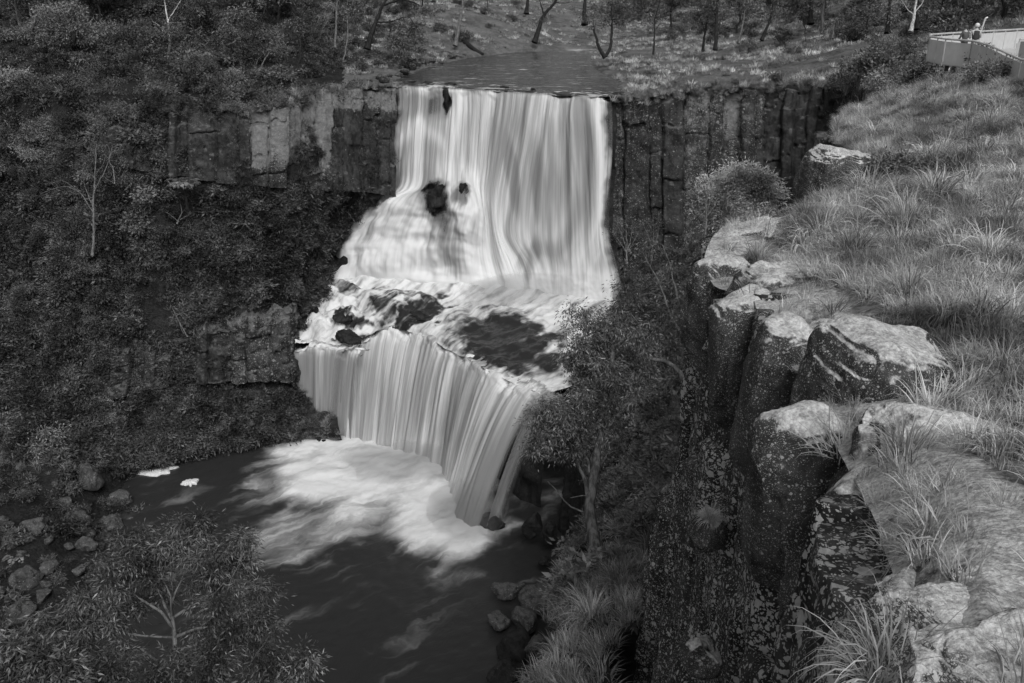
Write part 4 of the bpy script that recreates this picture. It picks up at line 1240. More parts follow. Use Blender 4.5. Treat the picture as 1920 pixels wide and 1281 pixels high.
# gum on the gorge slope, in front of the falls
set_tree('gum_tree', 37, [(1119, 1085), (1113, 1015), (1106, 960), (1112, 900), (1121, 850), (1129, 800), (1131, 745), (1142, 700), (1150, 660)],
    [([(1106, 960), (1098, 905), (1080, 860), (1062, 822, -.5), (1040, 792, -1)], 0.11), ([(1112, 900), (1096, 850, .5), (1084, 800, 1)], 0.08), ([(1129, 800), (1165, 725, .5), (1200, 655, 1)], 0.09),
     ([(1131, 745), (1110, 685, -.5), (1094, 622, -.8)], 0.08), ([(1106, 965), (1070, 950), (1046, 925), (1026, 903)], 0.05), ([(1109, 932), (1090, 928), (1070, 931)], 0.045), ([(1121, 850), (1150, 815), (1163, 780)], 0.05),
     ([(1062, 822), (1030, 800), (990, 775)], 0.035), ([(1112, 895), (1140, 850), (1155, 845)], 0.04)],
    [(1108, 618, 58, 48, 40), (1165, 640, 68, 62, 50, .5), (1125, 690, 66, 38, 36), (1065, 775, 64, 42, 40, -.5), (1115, 775, 58, 58, 40), (1032, 795, 48, 45, 26, -1), (1078, 660, 32, 34, 14, -.6), (1150, 730, 55, 45, 28), (1055, 840, 48, 26, 14), (1008, 832, 27, 30, 9, -1), (1195, 700, 40, 50, 16, .5)],
    M['bark_mid'], M['gum_leaf'], 'slender gum tree with drooping leaves standing in front of the second fall', 'tree', 501, 0.27, (0.18, 0.040), 85, 0.44, 0.75, twig=0.02)
# leafy tree behind it with the pale bent branch
set_tree('gum_tree', 46, [(1292, 800), (1288, 740), (1275, 700), (1245, 677), (1215, 672), (1202, 673)],
    [([(1245, 677), (1225, 655), (1210, 638)], 0.07), ([(1290, 760), (1297, 690), (1290, 620), (1270, 560)], 0.16), ([(1290, 640), (1262, 600), (1240, 540), (1215, 490)], 0.09), ([(1270, 560), (1262, 520), (1250, 480)], 0.06)],
    [(1215, 590, 60, 60, 34, 1), (1195, 530, 42, 48, 20, 2), (1250, 520, 50, 60, 30, 1), (1265, 610, 42, 60, 28), (1225, 480, 42, 32, 16, 2), (1175, 590, 30, 40, 14, 2), (1240, 655, 60, 40, 18, 1)],
    M['bark_pale'], M['gum_leaf'], 'leafy gum with one pale bent bare branch beside the near cliff', 'tree', 502, 0.20, (0.19, 0.045), 70, 0.55, 0.7)
# rounded wattle below the upper cliff
set_tree('wattle_tree', 75, [(1388, 470), (1386, 430), (1380, 400), (1375, 375)], [([(1386, 430), (1410, 400), (1425, 380)], 0.08), ([(1382, 415), (1350, 385), (1335, 365)], 0.08)],
    [(1345, 352, 50, 34, 36), (1398, 332, 48, 28, 34), (1432, 362, 32, 34, 26), (1378, 372, 60, 30, 36), (1372, 412, 52, 26, 26, -1), (1420, 412, 40, 26, 22, -1), (1325, 378, 30, 25, 14)],
    M['bark_mid'], M['wattle_pale'], 'rounded feathery wattle with a pale dome crown under the upper cliff', 'tree', 503, 0.18, (0.30, 0.08), 110, 0.9, 0.0)
# twiggy bare shrub trees beside the foot of the first fall
for k, (b, tips) in enumerate((((1175, 476), [(1160, 425), (1172, 418), (1186, 420), (1198, 432), (1150, 438)]), ((1222, 470), [(1208, 425), (1225, 415), (1236, 428), (1215, 440)]))):
    set_tree('bare_tree', 104 + 2 * k, [(b[0], b[1] + 20), b, (b[0] + 1, b[1] - 10)], [([(b[0], b[1] - 2), ((b[0] + t[0]) / 2 + 2, (b[1] + t[1]) / 2), t], 0.07) for t in tips],
        [(t[0], t[1] - 4, 14, 12, 4) for t in tips], M['bark_pale'], M['dark_leaf'], ('grey twiggy bare tree closest to the foot of the first fall', 'second grey twiggy bare tree from the foot of the first fall')[k], 'tree', 510 + k, 0.14, (0.25, 0.08), 22, 0.8, 0.1, twig=0.035)
# thin bare sapling in front of the wattle
set_tree('bare_tree', 66, [(1322, 440), (1326, 410), (1326, 380), (1330, 355)], [([(1326, 405), (1340, 385), (1350, 362)], 0.04), ([(1326, 415), (1312, 392), (1308, 372)], 0.035), ([(1326, 395), (1334, 372), (1333, 350)], 0.03)],
    [], M['bark_pale'], None, 'thin pale leafless sapling in front of the rounded wattle', 'tree', 515, 0.07)

# big gum below the lookout at the bottom of the picture
set_tree('gum_tree', 21.5, [(350, 1440, -2.0), (345, 1340, -1.2), (337, 1260, -0.6), (328, 1195), (322, 1158)],
    [([(326, 1180), (300, 1150), (265, 1128), (226, 1108, .3)], 0.045), ([(322, 1160), (302, 1122, .4), (288, 1082, .8)], 0.04), ([(322, 1158), (330, 1112, .4), (346, 1066, .8)], 0.04), ([(322, 1160), (355, 1138), (382, 1126), (422, 1088, .4)], 0.04),
     ([(328, 1195), (365, 1180), (402, 1176), (442, 1160)], 0.045), ([(328, 1195), (270, 1192), (232, 1186), (204, 1160)], 0.04), ([(337, 1260), (380, 1222), (424, 1196)], 0.04), ([(337, 1265), (260, 1215), (225, 1200)], 0.04),
     ([(322, 1158), (315, 1120), (306, 1080, .6)], 0.03), ([(345, 1340), (420, 1270), (470, 1240)], 0.05), ([(345, 1340), (230, 1280), (150, 1230)], 0.05), ([(345, 1330), (300, 1250), (240, 1240)], 0.04), ([(402, 1176), (420, 1120), (450, 1050)], 0.03)],
    [(300, 1030, 85, 42, 26, 1), (362, 992, 40, 26, 10, 1), (415, 1068, 50, 50, 20, .6), (448, 1035, 30, 42, 12, .4), (240, 1070, 70, 50, 22, .6), (185, 1140, 85, 60, 26), (290, 1095, 80, 45, 12, .8), (405, 1185, 80, 66, 26),
     (475, 1150, 42, 70, 16), (110, 1195, 80, 62, 26, -.4), (235, 1250, 110, 50, 26, -.6), (395, 1270, 90, 42, 22, -.8), (110, 1275, 110, 40, 24, -1), (330, 1045, 70, 40, 10, 1)],
    M['bark_mid'], M['gum_leaf'], 'big spreading gum with radiating pale branches beside the boulder shore', 'tree', 520, 0.13, (0.145, 0.028), 170, 0.34, 0.55, twig=0.014)
set_tree('gum_tree', 23, [(560, 1480), (555, 1400), (550, 1320), (548, 1265)], [([(550, 1320), (575, 1270), (580, 1240)], 0.03), ([(550, 1320), (520, 1270), (505, 1245)], 0.03)],
    [(555, 1235, 40, 26, 12), (520, 1262, 40, 30, 10), (500, 1285, 50, 30, 12), (575, 1255, 25, 30, 7), (490, 1235, 30, 26, 8)], M['bark_pale'], M['gum_leaf'], 'small dark gum sapling over the dark end of the pool', 'tree', 521, 0.07, (0.17, 0.036), 60, 0.33, 0.6, twig=0.012)
set_tree('gum_tree', 18, [(20, 1480), (25, 1400), (30, 1330), (30, 1260)], [([(25, 1350), (80, 1270), (110, 1220)], 0.04), ([(25, 1350), (-30, 1270)], 0.04)],
    [(20, 1240, 80, 40, 26), (90, 1255, 70, 45, 30), (50, 1290, 120, 40, 34), (-40, 1230, 60, 60, 20)], M['bark_pale'], M['gum_leaf'], 'glossy leaved bush gum crown below the boulder shore at the picture corner', 'tree', 522, 0.10, (0.16, 0.036), 90, 0.33, 0.4, twig=0.012)

# trees of the wooded hillside with trunks that stand out
HT = [
 (132, [(103, 252), (100, 228), (112, 200), (107, 160), (106, 140), (93, 115), (97, 98)], [([(97, 98), (82, 80), (60, 66)], .12), ([(96, 100), (112, 88), (138, 84)], .12), ([(106, 140), (118, 128)], .1)], [(82, 40, 34, 16, 16), (60, 60, 24, 14, 8), (132, 56, 40, 12, 16), (165, 50, 25, 10, 8), (105, 70, 30, 14, 9)], 'bark_dark', 'wattle_leaf', 'twisted black trunked wattle high on the wooded hillside', .34),
 (135, [(238, 205), (243, 170), (252, 140), (266, 125), (263, 108), (256, 95)], [([(258, 96), (240, 80)], .12), ([(264, 112), (280, 90), (300, 70)], .12)], [(262, 66, 46, 22, 24), (225, 76, 26, 12, 8), (310, 58, 34, 18, 14), (285, 95, 30, 14, 8)], 'bark_dark', 'wattle_leaf', 'black crooked wattle next to the white stemmed gum', .36),
 (138, [(308, 155), (314, 110), (318, 75), (313, 30), (304, -20)], [([(315, 40), (330, 15), (345, -8)], .08), ([(318, 80), (300, 50), (285, 40)], .06)], [(305, -10, 50, 20, 16), (330, 50, 20, 12, 5)], 'bark_white', 'forest_leaf', 'white stemmed straight gum on the wooded hillside', .22),
 (134, [(352, 196), (354, 165), (360, 135), (372, 100), (398, 72)], [([(354, 165), (348, 130), (352, 100)], .07), ([(356, 150), (385, 110), (390, 85)], .06)], [(375, 80, 30, 22, 10), (350, 100, 22, 14, 6)], 'bark_pale', 'dark_leaf', 'pale many stemmed small tree above the dark stained cliff', .16),
 (136, [(484, 178), (487, 150), (492, 120), (508, 95), (520, 88)], [([(487, 150), (480, 120), (494, 100)], .08)], [(500, 75, 34, 20, 12), (525, 92, 20, 12, 5)], 'bark_pale', 'dark_leaf', 'pale forked small tree above the lichened cliff columns', .17),
 (142, [(461, 112), (466, 85), (480, 60), (492, 30), (505, -5)], [([(480, 60), (462, 35)], .1)], [(500, -5, 40, 20, 14), (455, 30, 26, 14, 7)], 'bark_dark', 'forest_leaf', 'dark leaning trunk high above the lichened columns', .3),
 (142, [(553, 138), (562, 110), (563, 70), (560, 40), (578, 12)], [([(563, 50), (585, 42), (605, 42)], .07), ([(562, 90), (548, 60)], .07)], [(575, 5, 40, 16, 12), (545, 50, 22, 14, 6), (600, 45, 18, 10, 4)], 'bark_dark', 'forest_leaf', 'dark upright tree at the hillside edge with a pale side branch', .26),
 (150, [(628, 90), (630, 50), (632, 0), (633, -30)], [([(631, 20), (645, -10)], .06)], [(630, -25, 45, 16, 12)], 'bark_pale', 'forest_leaf', 'thin pale straight gum behind the rock bench by the river', .2),
 (150, [(640, 125), (648, 95), (652, 60), (650, 20), (655, -20)], [([(650, 60), (668, 30)], .05)], [(660, 20, 26, 20, 8)], 'bark_pale', 'forest_leaf', 'thin pale sapling beside the thick curved black tree', .14),
 (160, [(688, 92), (697, 62), (706, 38), (718, 10), (735, -18)], [([(706, 42), (735, 40), (765, 32), (778, 48)], .16), ([(718, 10), (755, 0), (790, 12), (815, 30)], .2), ([(697, 62), (690, 30)], .1)], [(750, 65, 36, 22, 14), (775, 80, 30, 16, 10), (740, 88, 30, 16, 9), (800, 20, 34, 10, 8)], 'bark_dark', 'forest_leaf', 'thick black curved tree with a long limb over the river bank', .5),
 (178, [(760, 108), (762, 80), (766, 50)], [], [(765, 50, 26, 20, 10)], 'bark_pale', 'forest_leaf', 'short pale stemmed sapling above the rocky river edge', .16),
 (190, [(853, 86), (860, 55), (866, 20), (870, -15)], [([(856, 70), (848, 45)], .12)], [(872, -18, 30, 12, 8)], 'bark_pale', 'forest_leaf', 'pale thick gum trunk near the fallen black log', .42),
 (215, [(924, 82), (925, 62), (928, 45)], [], [], 'bark_dark', 'forest_leaf', 'short burnt stump on the bank beside the pale gum trunk', .18),
 (205, [(1002, 80), (1010, 55), (1020, 28), (1040, 5), (1052, -20)], [([(1020, 28), (1012, 0)], .25), ([(1040, 5), (1065, 5), (1085, -5)], .12)], [(1050, -20, 40, 16, 10), (1015, 40, 22, 14, 5)], 'bark_dark', 'forest_leaf', 'stout dark leaning gum at the far river bend', .55),
 (230, [(987, 26), (989, 5), (992, -20)], [], [], 'bark_dark', 'forest_leaf', 'dark straight trunk behind the stout leaning gum', .55),
 (225, [(1097, 46), (1096, 20), (1098, -10)], [], [(1100, 18, 30, 12, 8)], 'bark_dark', 'forest_leaf', 'broad black trunk on the far bank above the river bend', .75),
 (150, [(1135, 108), (1124, 92), (1119, 74), (1112, 55)], [([(1136, 106), (1144, 90), (1147, 60), (1147, 20), (1148, -10)], .3), ([(1147, 40), (1162, 20), (1170, 5)], .08), ([(1119, 74), (1112, 40), (1118, 10)], .1), ([(1146, 50), (1132, 30)], .07)], [(1148, 22, 36, 26, 22), (1120, 30, 26, 22, 10), (1170, 30, 18, 20, 6), (1150, -10, 40, 12, 8)], 'bark_dark', 'forest_leaf', 'twin stemmed black tree on the river edge by the pale flat', .34),
 (160, [(1225, 102), (1227, 70), (1228, 40), (1238, 0)], [([(1228, 45), (1212, 15)], .08), ([(1227, 60), (1246, 30)], .08)], [(1225, 30, 34, 22, 16), (1210, 10, 26, 12, 7)], 'bark_dark', 'forest_leaf', 'thin dark tree alone on the pale river flat', .16),
 (165, [(1318, 96), (1322, 60), (1330, 20), (1336, -15)], [([(1322, 60), (1308, 20)], .1)], [(1325, 30, 34, 26, 14)], 'bark_dark', 'forest_leaf', 'dark forest edge tree with a slender straight trunk past the flat', .22),
 (160, [(1341, 94), (1343, 55), (1345, 10), (1352, -20)], [([(1343, 55), (1362, 20)], .1)], [(1350, 10, 34, 26, 14)], 'bark_dark', 'forest_leaf', 'stouter dark forest edge tree with a thick base', .34),
 (163, [(1385, 82), (1391, 50), (1397, 20), (1404, -15)], [], [(1400, 15, 34, 24, 14)], 'bark_mid', 'forest_leaf', 'grey slanting forest edge tree', .22),
 (166, [(1428, 76), (1436, 56), (1446, 30), (1450, -10)], [], [(1450, 20, 34, 24, 14)], 'bark_dark', 'forest_leaf', 'black slanting tree at the back of the pale flat', .3),
 (175, [(1520, 45), (1521, 15), (1525, -20)], [([(1521, 20), (1545, -5)], .12)], [(1530, 15, 36, 22, 14)], 'bark_dark', 'forest_leaf', 'thick black burnt trunk at the forest edge', .55),
 (150, [(1561, 72), (1563, 52), (1565, 38)], [], [], 'bark_pale', 'forest_leaf', 'short pale dead stem at the forest edge', .10),
 (150, [(1622, 72), (1626, 48), (1630, 15), (1640, -15)], [([(1626, 48), (1612, 20)], .08)], [(1625, 35, 36, 28, 16)], 'bark_dark', 'forest_leaf', 'slim dark tree behind the wind bent bushes', .22),
 (140, [(1664, 62), (1666, 38), (1668, 10), (1670, -15)], [], [(1665, 25, 30, 24, 12)], 'bark_dark', 'forest_leaf', 'dark trunk one step from the bright white gum', .4),
 (125, [(1707, 60), (1711, 45), (1714, 28), (1717, 10), (1720, -12)], [([(1714, 28), (1700, 15), (1690, 0)], .08), ([(1716, 22), (1730, 5), (1735, -12)], .08)], [], 'bark_white', 'forest_leaf', 'bright white gum trunk behind the lookout platform', .26),
 (128, [(1719, 55), (1720, 35), (1722, 0)], [], [(1730, 10, 30, 20, 10)], 'bark_dark', 'forest_leaf', 'dark trunk hard against the bright white gum', .3),
 (135, [(1862, 54), (1864, 30), (1866, -5)], [], [(1865, 22, 34, 24, 14)], 'bark_dark', 'forest_leaf', 'broad dark trunk in the forest behind the walkway', .5),
 (140, [(1905, 52), (1906, 30), (1908, -5)], [], [(1905, 22, 34, 24, 14)], 'bark_dark', 'forest_leaf', 'dark trunk at the far end of the walkway fence', .45),
]
for i, (D, tr, li, cr, bk_, lf, lab, r) in enumerate(HT):
    set_tree('gum_tree' if 'wattle' not in lab else 'wattle_tree', D, tr, li, cr, M[bk_], M[lf], lab, 'tree', 600 + i, r, (0.42, 0.15), 60, 1.25, 0.2, twig=0.045)

# bare pale trees on the steep bank
BT = [
 (112, [(173, 480), (176, 440), (175, 380), (178, 330), (181, 270)], [([(175, 390), (160, 350), (154, 318)], .08), ([(176, 360), (192, 330), (205, 300), (212, 270)], .08), ([(175, 400), (150, 362), (118, 350), (80, 362)], .08), ([(180, 300), (170, 275)], .05), ([(192, 330), (215, 345), (207, 345)], .04), ([(178, 330), (195, 305), (197, 285)], .05), ([(150, 362), (120, 340), (90, 345)], .04)], 'tall bare pale tree with a forked top on the steep bank', .16),
 (112, [(215, 345), (213, 320), (205, 300), (210, 285), (235, 280)], [([(210, 290), (200, 270), (195, 285)], .04)], 'small bare twisted tree beside the tall bare pale tree', .08),
 (113.5, [(332, 420), (340, 400), (338, 380)], [([(338, 412), (360, 400), (385, 390)], .06), ([(336, 416), (318, 402), (305, 396)], .05), ([(340, 400), (352, 385)], .04)], 'fallen bare pale branch below the large tree fern', .09),
 (116, [(175, 555), (160, 552), (140, 545), (130, 540)], [([(160, 552), (145, 562), (135, 566)], .05), ([(165, 552), (178, 545)], .04)], 'pale dead branch lying on the scrub below the small tree fern', .07),
 (115, [(352, 632), (340, 612), (330, 590), (322, 575)], [([(330, 592), (345, 588), (362, 604)], .06), ([(335, 600), (345, 630)], .06), ([(328, 585), (318, 610)], .04)], 'pale hanging roots over the lower cliff', .09),
]
for i, (D, tr, li, lab, r) in enumerate(BT):
    set_tree('bare_tree', D, tr, li, [], M['bark_pale'], None, lab, 'dead branch' if ('branch' in lab or 'roots' in lab) else 'tree', 700 + i, r)

# forest filling the background, copied
def tree_proto(seed, **kw):
    bark, lf = kw.pop('bark'), kw.pop('lf')
    w, l = auto_tree(seed, **kw)
    a = mesh_np('trunk', *w); a.materials.append(M[bark])
    b = mesh_np('crown', l[0], l[1], False); b.materials.append(M[lf])
    return a, b
FOREST = [
 (tree_proto(801, H=13, r0=.26, crown_from=.45, spread=.28, nlimb=9, per=95, cl=1.2, L=.45, W=.15, bark='bark_mid', lf='forest_leaf'), 'tall grey trunked gum'),
 (tree_proto(802, H=11, r0=.24, crown_from=.35, spread=.34, nlimb=10, per=80, cl=1.3, L=.5, W=.18, bend=.09, bark='bark_dark', lf='forest_leaf'), 'dark trunked spreading gum'),
 (tree_proto(803, H=15, r0=.22, crown_from=.55, spread=.22, nlimb=8, per=80, cl=1.2, L=.5, W=.18, bark='bark_pale', lf='forest_leaf'), 'tall pale trunked gum'),
 (tree_proto(804, H=5.5, r0=.12, crown_from=.15, spread=.45, nlimb=9, per=90, cl=0.9, L=.4, W=.13, bend=.1, bark='bark_dark', lf='wattle_leaf'), 'rounded understorey wattle'),
 (tree_proto(805, H=6.5, r0=.12, crown_from=.2, spread=.35, nlimb=8, per=70, cl=0.9, L=.4, W=.13, bend=.1, bark='bark_mid', lf='dark_leaf'), 'dark leafy understorey tree'),
]
def plant_trees(pts, choices, smin, smax, rng):
    for p in pts:
        i = int(rng.choice(choices))
        (a, b), word = FOREST[i]
        u, v, D = [float(x) for x in proj(p)]
        z = zone(u, v, D)
        s = rng.uniform(smin, smax)
        w = 'taller' if s > (smin + smax) / 2 else 'smaller'
        nm = 'wattle_tree' if i == 3 else 'gum_tree'
        root = empty(nm, p, f'{w} {word} {z}', 'tree', f'{w} {word}s {z}', rng.uniform(0, 6.28))
        root.scale = (s, s, s)
        link('trunk', a, None, root)
        link('crown', b, None, root)
rng = np.random.default_rng(4)
hill = lambda c, u, v, D: keep_hill(c, u, v, D) * (D < 240)
plant_trees(sample(PLATEAU, 62, rng, lambda c, u, v, D: hill(c, u, v, D) * (v < 150) * (v > -30) * (u < 640), .8, 40), [3, 3, 4, 4, 3], .6, 1.35, rng)
plant_trees(sample(PLATEAU, 40, rng, lambda c, u, v, D: hill(c, u, v, D) * (v < 70) * (v > -45) * (u < 700), .5, 40), [0, 1, 2], .7, 1.2, rng)
plant_trees(sample(PLATEAU, 60, rng, lambda c, u, v, D: 1.0 * (u > 1160) * (v < 64 - 14 * smooth(1700, 1900, u)) * (v > -45) * (D > 95) * (D < 330), .4, 60), [0, 1, 2, 1], .75, 1.3, rng)
plant_trees(sample(PLATEAU, 44, rng, lambda c, u, v, D: 1.0 * (u > 1250) * (v < 66 - 14 * smooth(1700, 1900, u)) * (v > -25) * (D > 95) * (D < 300), .5, 60), [3, 4, 4], .6, 1.2, rng)
plant_trees(sample(PLATEAU, 28, rng, lambda c, u, v, D: 1.0 * (u > 720) * (u < 1250) * (v < 40) * (v > -30) * (D > 150) * (inside(RIV_POLY, c[..., 0], c[..., 1])[1] > 3), .3, 40), [0, 1, 2, 4], .6, 1.1, rng)
plant_trees(sample(LEFTBANK, 30, rng, lambda c, u, v, D: 1.0 * (v > 230) * (v < 620) * (u < 300) * (u > -40), 0, 40), [3, 4, 4], .45, .8, rng)

# ------------------------------------------------------------------ tree ferns
def frond(az, L, rng, lift=0.9):
    n = 14
    o = np.array([math.cos(az), math.sin(az), 0])
    side = np.array([-o[1], o[0], 0])
    pts, ang = [], 0.55 + rng.uniform(-.15, .2)
    p = np.zeros(3)
    for k in range(n):
        pts.append(p.copy())
        p = p + (o * math.sin(ang) + np.array([0, 0, math.cos(ang)])) * L / n
        ang = min(ang + 0.145, 2.3)
    pts = np.array(pts)
    C, A, LL = [], [], []
    for k in range(1, n):
        w = L * 0.24 * math.sin(math.pi * (k / n) ** 0.7) + 0.03 * L
        for q in (0, 0.5):
            c = pts[k] * (1 - q) + pts[k - 1] * q
            for s in (-1, 1):
                C.append(c); A.append(side * s + unit(pts[k] - pts[k - 1]) * 0.45 + np.array([0, 0, -0.15])); LL.append(w)
    return leaf_quads(np.array(C), np.array(A), np.array(LL), np.array(LL) * 0.32, rng)
def tree_fern(u, v, D, L, H, label, seed, n=18):
    rng = np.random.default_rng(seed)
    top = U(u, v, D)
    root = empty('tree_fern', top - np.array([0, 0, H]), label, 'tree fern')
    tr = crooked((0, 0, -1.0), (0, 0, H), rng, 6, 0.03)
    link('trunk', mesh_np('trunk', *tube(tr, np.linspace(.22, .16, 6), 8)), M['bark_dark'], root)
    V, F = join([frond(6.283 * i / n + rng.uniform(-.1, .1), L * rng.uniform(.8, 1.1), rng) for i in range(n)])
    link('crown', mesh_np('crown', V + np.array([0, 0, H]), F, False), M['fern_leaf'], root)
tree_fern(346, 350, 110.5, 2.9, 1.8, 'large pale tree fern with a full crown under the stained cliff', 41, 20)
tree_fern(80, 492, 114.5, 1.9, 1.2, 'small pale tree fern with few fronds on the steep bank', 42, 9)
tree_fern(30, 1046, 92, 1.8, .8, 'pale fern with broad fronds on the boulder shore', 43, 9)
tree_fern(125, 842, 108, 1.7, .8, 'dim fern below the broken lower cliff', 44, 9)
# ------------------------------------------------------------------ rocks
TALL = 1.9
def boulder(name, u, v, D, size, seed, mat, label, cat='boulder', rz=0.0, tilt=(0, 0), flats=7, rough=0.07, level=5, sink=0.0, cut=(0.55, 0.95), group=None, off=None, blocky=0.0):
    """stone with broken flat faces: a ball cut by planes and roughened; size in metres (across, deep, high)"""
    rng = np.random.default_rng(seed)
    bm = bmesh.new()
    bmesh.ops.create_icosphere(bm, subdivisions=level, radius=1.0)
    bm.verts.ensure_lookup_table()
    V = np.array([x.co[:] for x in bm.verts])
    F = np.array([[l.index for l in f.verts] for f in bm.faces])
    bm.free()
    if blocky:
        V = V * (1 - blocky) + np.sign(V) * np.abs(V) ** 0.35 * blocky * 0.85
    for k in range(flats):
        n = unit(rng.normal(size=3) * np.array([1, 1, 0.8]))
        d = rng.uniform(*cut)
        V = V - n * np.maximum(0, V @ n - d)[:, None] * 0.92
    V = V * np.array(size) * 0.5
    sc = max(size)
    N = unit(V)
    V = V + N * (fbm(V + seed * 3.1, sc * 0.30, 5, seed) * rough * sc + fbm(V + seed, sc * 0.08, 4, seed + 7) * rough * 0.3 * sc - rough * 0.5 * sc * smooth(0.06, 0.0, np.abs(fbm(V * np.array([1, 1, 1.6]) + seed * 7, sc * 0.3, 3, seed + 3))))[:, None]
    me = mesh_np(name, V, F)
    o = link(name, me, mat)
    o.location = U(u, v, D) + np.array([0, 0, -sink])
    o.rotation_euler = (tilt[0], tilt[1], rz)
    return tag(o, label, cat, group)

MB = [  # mossy rocks of the near rim: u, v, D, (across, deep, high), seed, rz, tilt, label
 (1640, 765, 10.4, (1.9, 1.5, 1.25), 3, 0.30, (0.16, 0.14), 'largest pale mossed boulder on the near cliff edge', 5),
 (1715, 915, 8.4, (1.35, 1.25, 0.95), 4, -0.2, (0.25, 0.10), 'broad grey mossed boulder just in front of the largest boulder', 5),
 (1470, 548, 16.3, (1.9, 1.6, 1.0), 5, 0.2, (0.0, 0.05), 'pale topped flat boulder at the cliff edge between grass tufts', 5),
 (1412, 455, 20.6, (2.0, 1.7, 1.0), 6, -0.1, (0.0, -0.15), 'long grey topped boulder farthest along the near cliff edge', 5),
 (1352, 530, 18.2, (1.1, 1.3, 1.1), 7, 0.5, (0.1, 0.0), 'domed grey boulder overhanging the tree slope', 5),
 (1530, 598, 14.0, (1.5, 1.1, 0.7), 8, 0.1, (0.1, 0.05), 'low flat boulder under overhanging grass', 4),
 (1560, 640, 12.9, (1.1, 0.9, 0.7), 9, 0.4, (0.1, 0.1), 'small dark mossed boulder behind the largest boulder', 4),
 (1652, 668, 12.0, (0.8, 0.7, 0.5), 10, -0.2, (0, 0), 'small pale boulder among the tufts behind the largest boulder', 4),
 (1768, 694, 11.3, (1.0, 0.9, 0.4), 11, 0.3, (0.1, 0), 'flat cracked pale slab beside the largest boulder', 4),
 (1798, 570, 14.0, (0.95, 0.8, 0.5), 12, 0.2, (0, 0), 'lone pale boulder sunk in the grass slope', 4),
 (1850, 402, 20.0, (1.1, 0.8, 0.5), 13, 0.1, (0, 0), 'striped flat rock high in the grass slope', 4),
 (1665, 985, 7.4, (0.62, 0.7, 0.5), 14, 0.2, (0.2, 0.2), 'dark rounded rock under the broad grey mossed boulder', 4),
 (1815, 1200, 5.0, (1.25, 1.1, 0.42), 15, 0.1, (0.10, 0.10), 'pale lichened slab closest to the lookout', 5),
 (1905, 1285, 4.45, (1.0, 0.9, 0.40), 25, 0.4, (0.06, 0.06), 'white crusted slab at the picture corner', 5),
 (1900, 1130, 5.3, (1.0, 0.8, 0.40), 26, 0.9, (0.08, 0.05), 'pale mossed slab behind the lichened slab', 5),
 (1740, 1290, 4.55, (0.8, 0.7, 0.40), 27, 1.4, (0.10, 0.12), 'lichened slab edge at the foot of the spiky tussock', 5),
 (1400, 585, 15.4, (1.3, 1.1, 1.0), 20, 0.2, (0.1, -0.1), 'dark fronted boulder under the pale topped flat boulder', 4),
 (1462, 655, 12.6, (1.1, 1.0, 0.9), 21, 0.5, (0.1, -0.1), 'dark lichened boulder on the cliff edge before the largest boulder', 4),
 (1515, 850, 9.3, (1.0, 1.0, 0.95), 22, 0.1, (0.15, -0.1), 'lichen spotted boulder under the front of the largest boulder', 4),
 (1590, 950, 8.0, (0.8, 0.9, 0.8), 23, 0.7, (0.2, 0), 'dark boulder on the cliff side of the broad grey mossed boulder', 4),
 (1590, 700, 11.6, (0.9, 0.8, 0.6), 24, 0.3, (0.1, 0.1), 'pale mossed stone touching the back of the largest boulder', 4),
 (1690, 1140, 5.6, (0.34, 0.4, 0.3), 16, 0.3, (0, 0), 'small lichened stone beside the spiky tussock', 4),
 (1488, 492, 19.0, (0.8, 0.6, 0.4), 17, 0.1, (0, 0), 'small grey rock behind the long grey topped boulder', 4),
 (1316, 1240, 13.4, (0.55, 0.6, 0.6), 18, 0.3, (0, 0.1), 'pale rounded rock low on the near cliff face', 4),
 (1325, 1000, 14.9, (0.5, 0.7, 0.7), 19, 0.3, (0, 0), 'dark ledge rock holding a hanging grass tuft', 4),
]
for (u, v, D, size, sd_, rz, ti, lab, lv) in MB:
    lone = sd_ in (12, 13, 11, 16, 17, 18, 19, 10)
    w, d, h = size
    h2 = h if lone else h + TALL * min(1, D / 12)
    boulder('boulder', u, v, D, (w * 1.12, d * 1.12, h2), sd_, M['slab'] if D < 6 else M['mossy'], lab, sink=-(0.42 if sd_ in (3, 4) else 0.12 if D > 6 else 0.30) * h + (h2 - h) * 0.5, rz=rz, tilt=ti, level=6 if lv == 5 else 5, rough=0.035, flats=5 if sd_ in (3, 4, 5, 6) else 9, cut=(0.8, 1.0) if sd_ in (3, 4, 5, 6) else (0.62, 0.98), blocky=0.35 if lone else 0.8)
boulder('boulder', 1560, 352, 29.2, (2.3, 2.0, 2.9), 30, M['mossy'], 'square pale topped block on the rim below the dark cliff corner', rz=0.25, tilt=(0.06, 0.08), level=6, rough=0.045, flats=6, cut=(0.75, 1.0), blocky=0.7)
boulder('boulder', 1214, 1066, 33.0, (1.7, 0.8, 0.9), 31, M['shore_rock'], 'flat tilted slab on the gorge slope below the near cliff', rz=0.5, tilt=(0.0, -0.55), flats=9, cut=(0.35, 0.8), level=4)

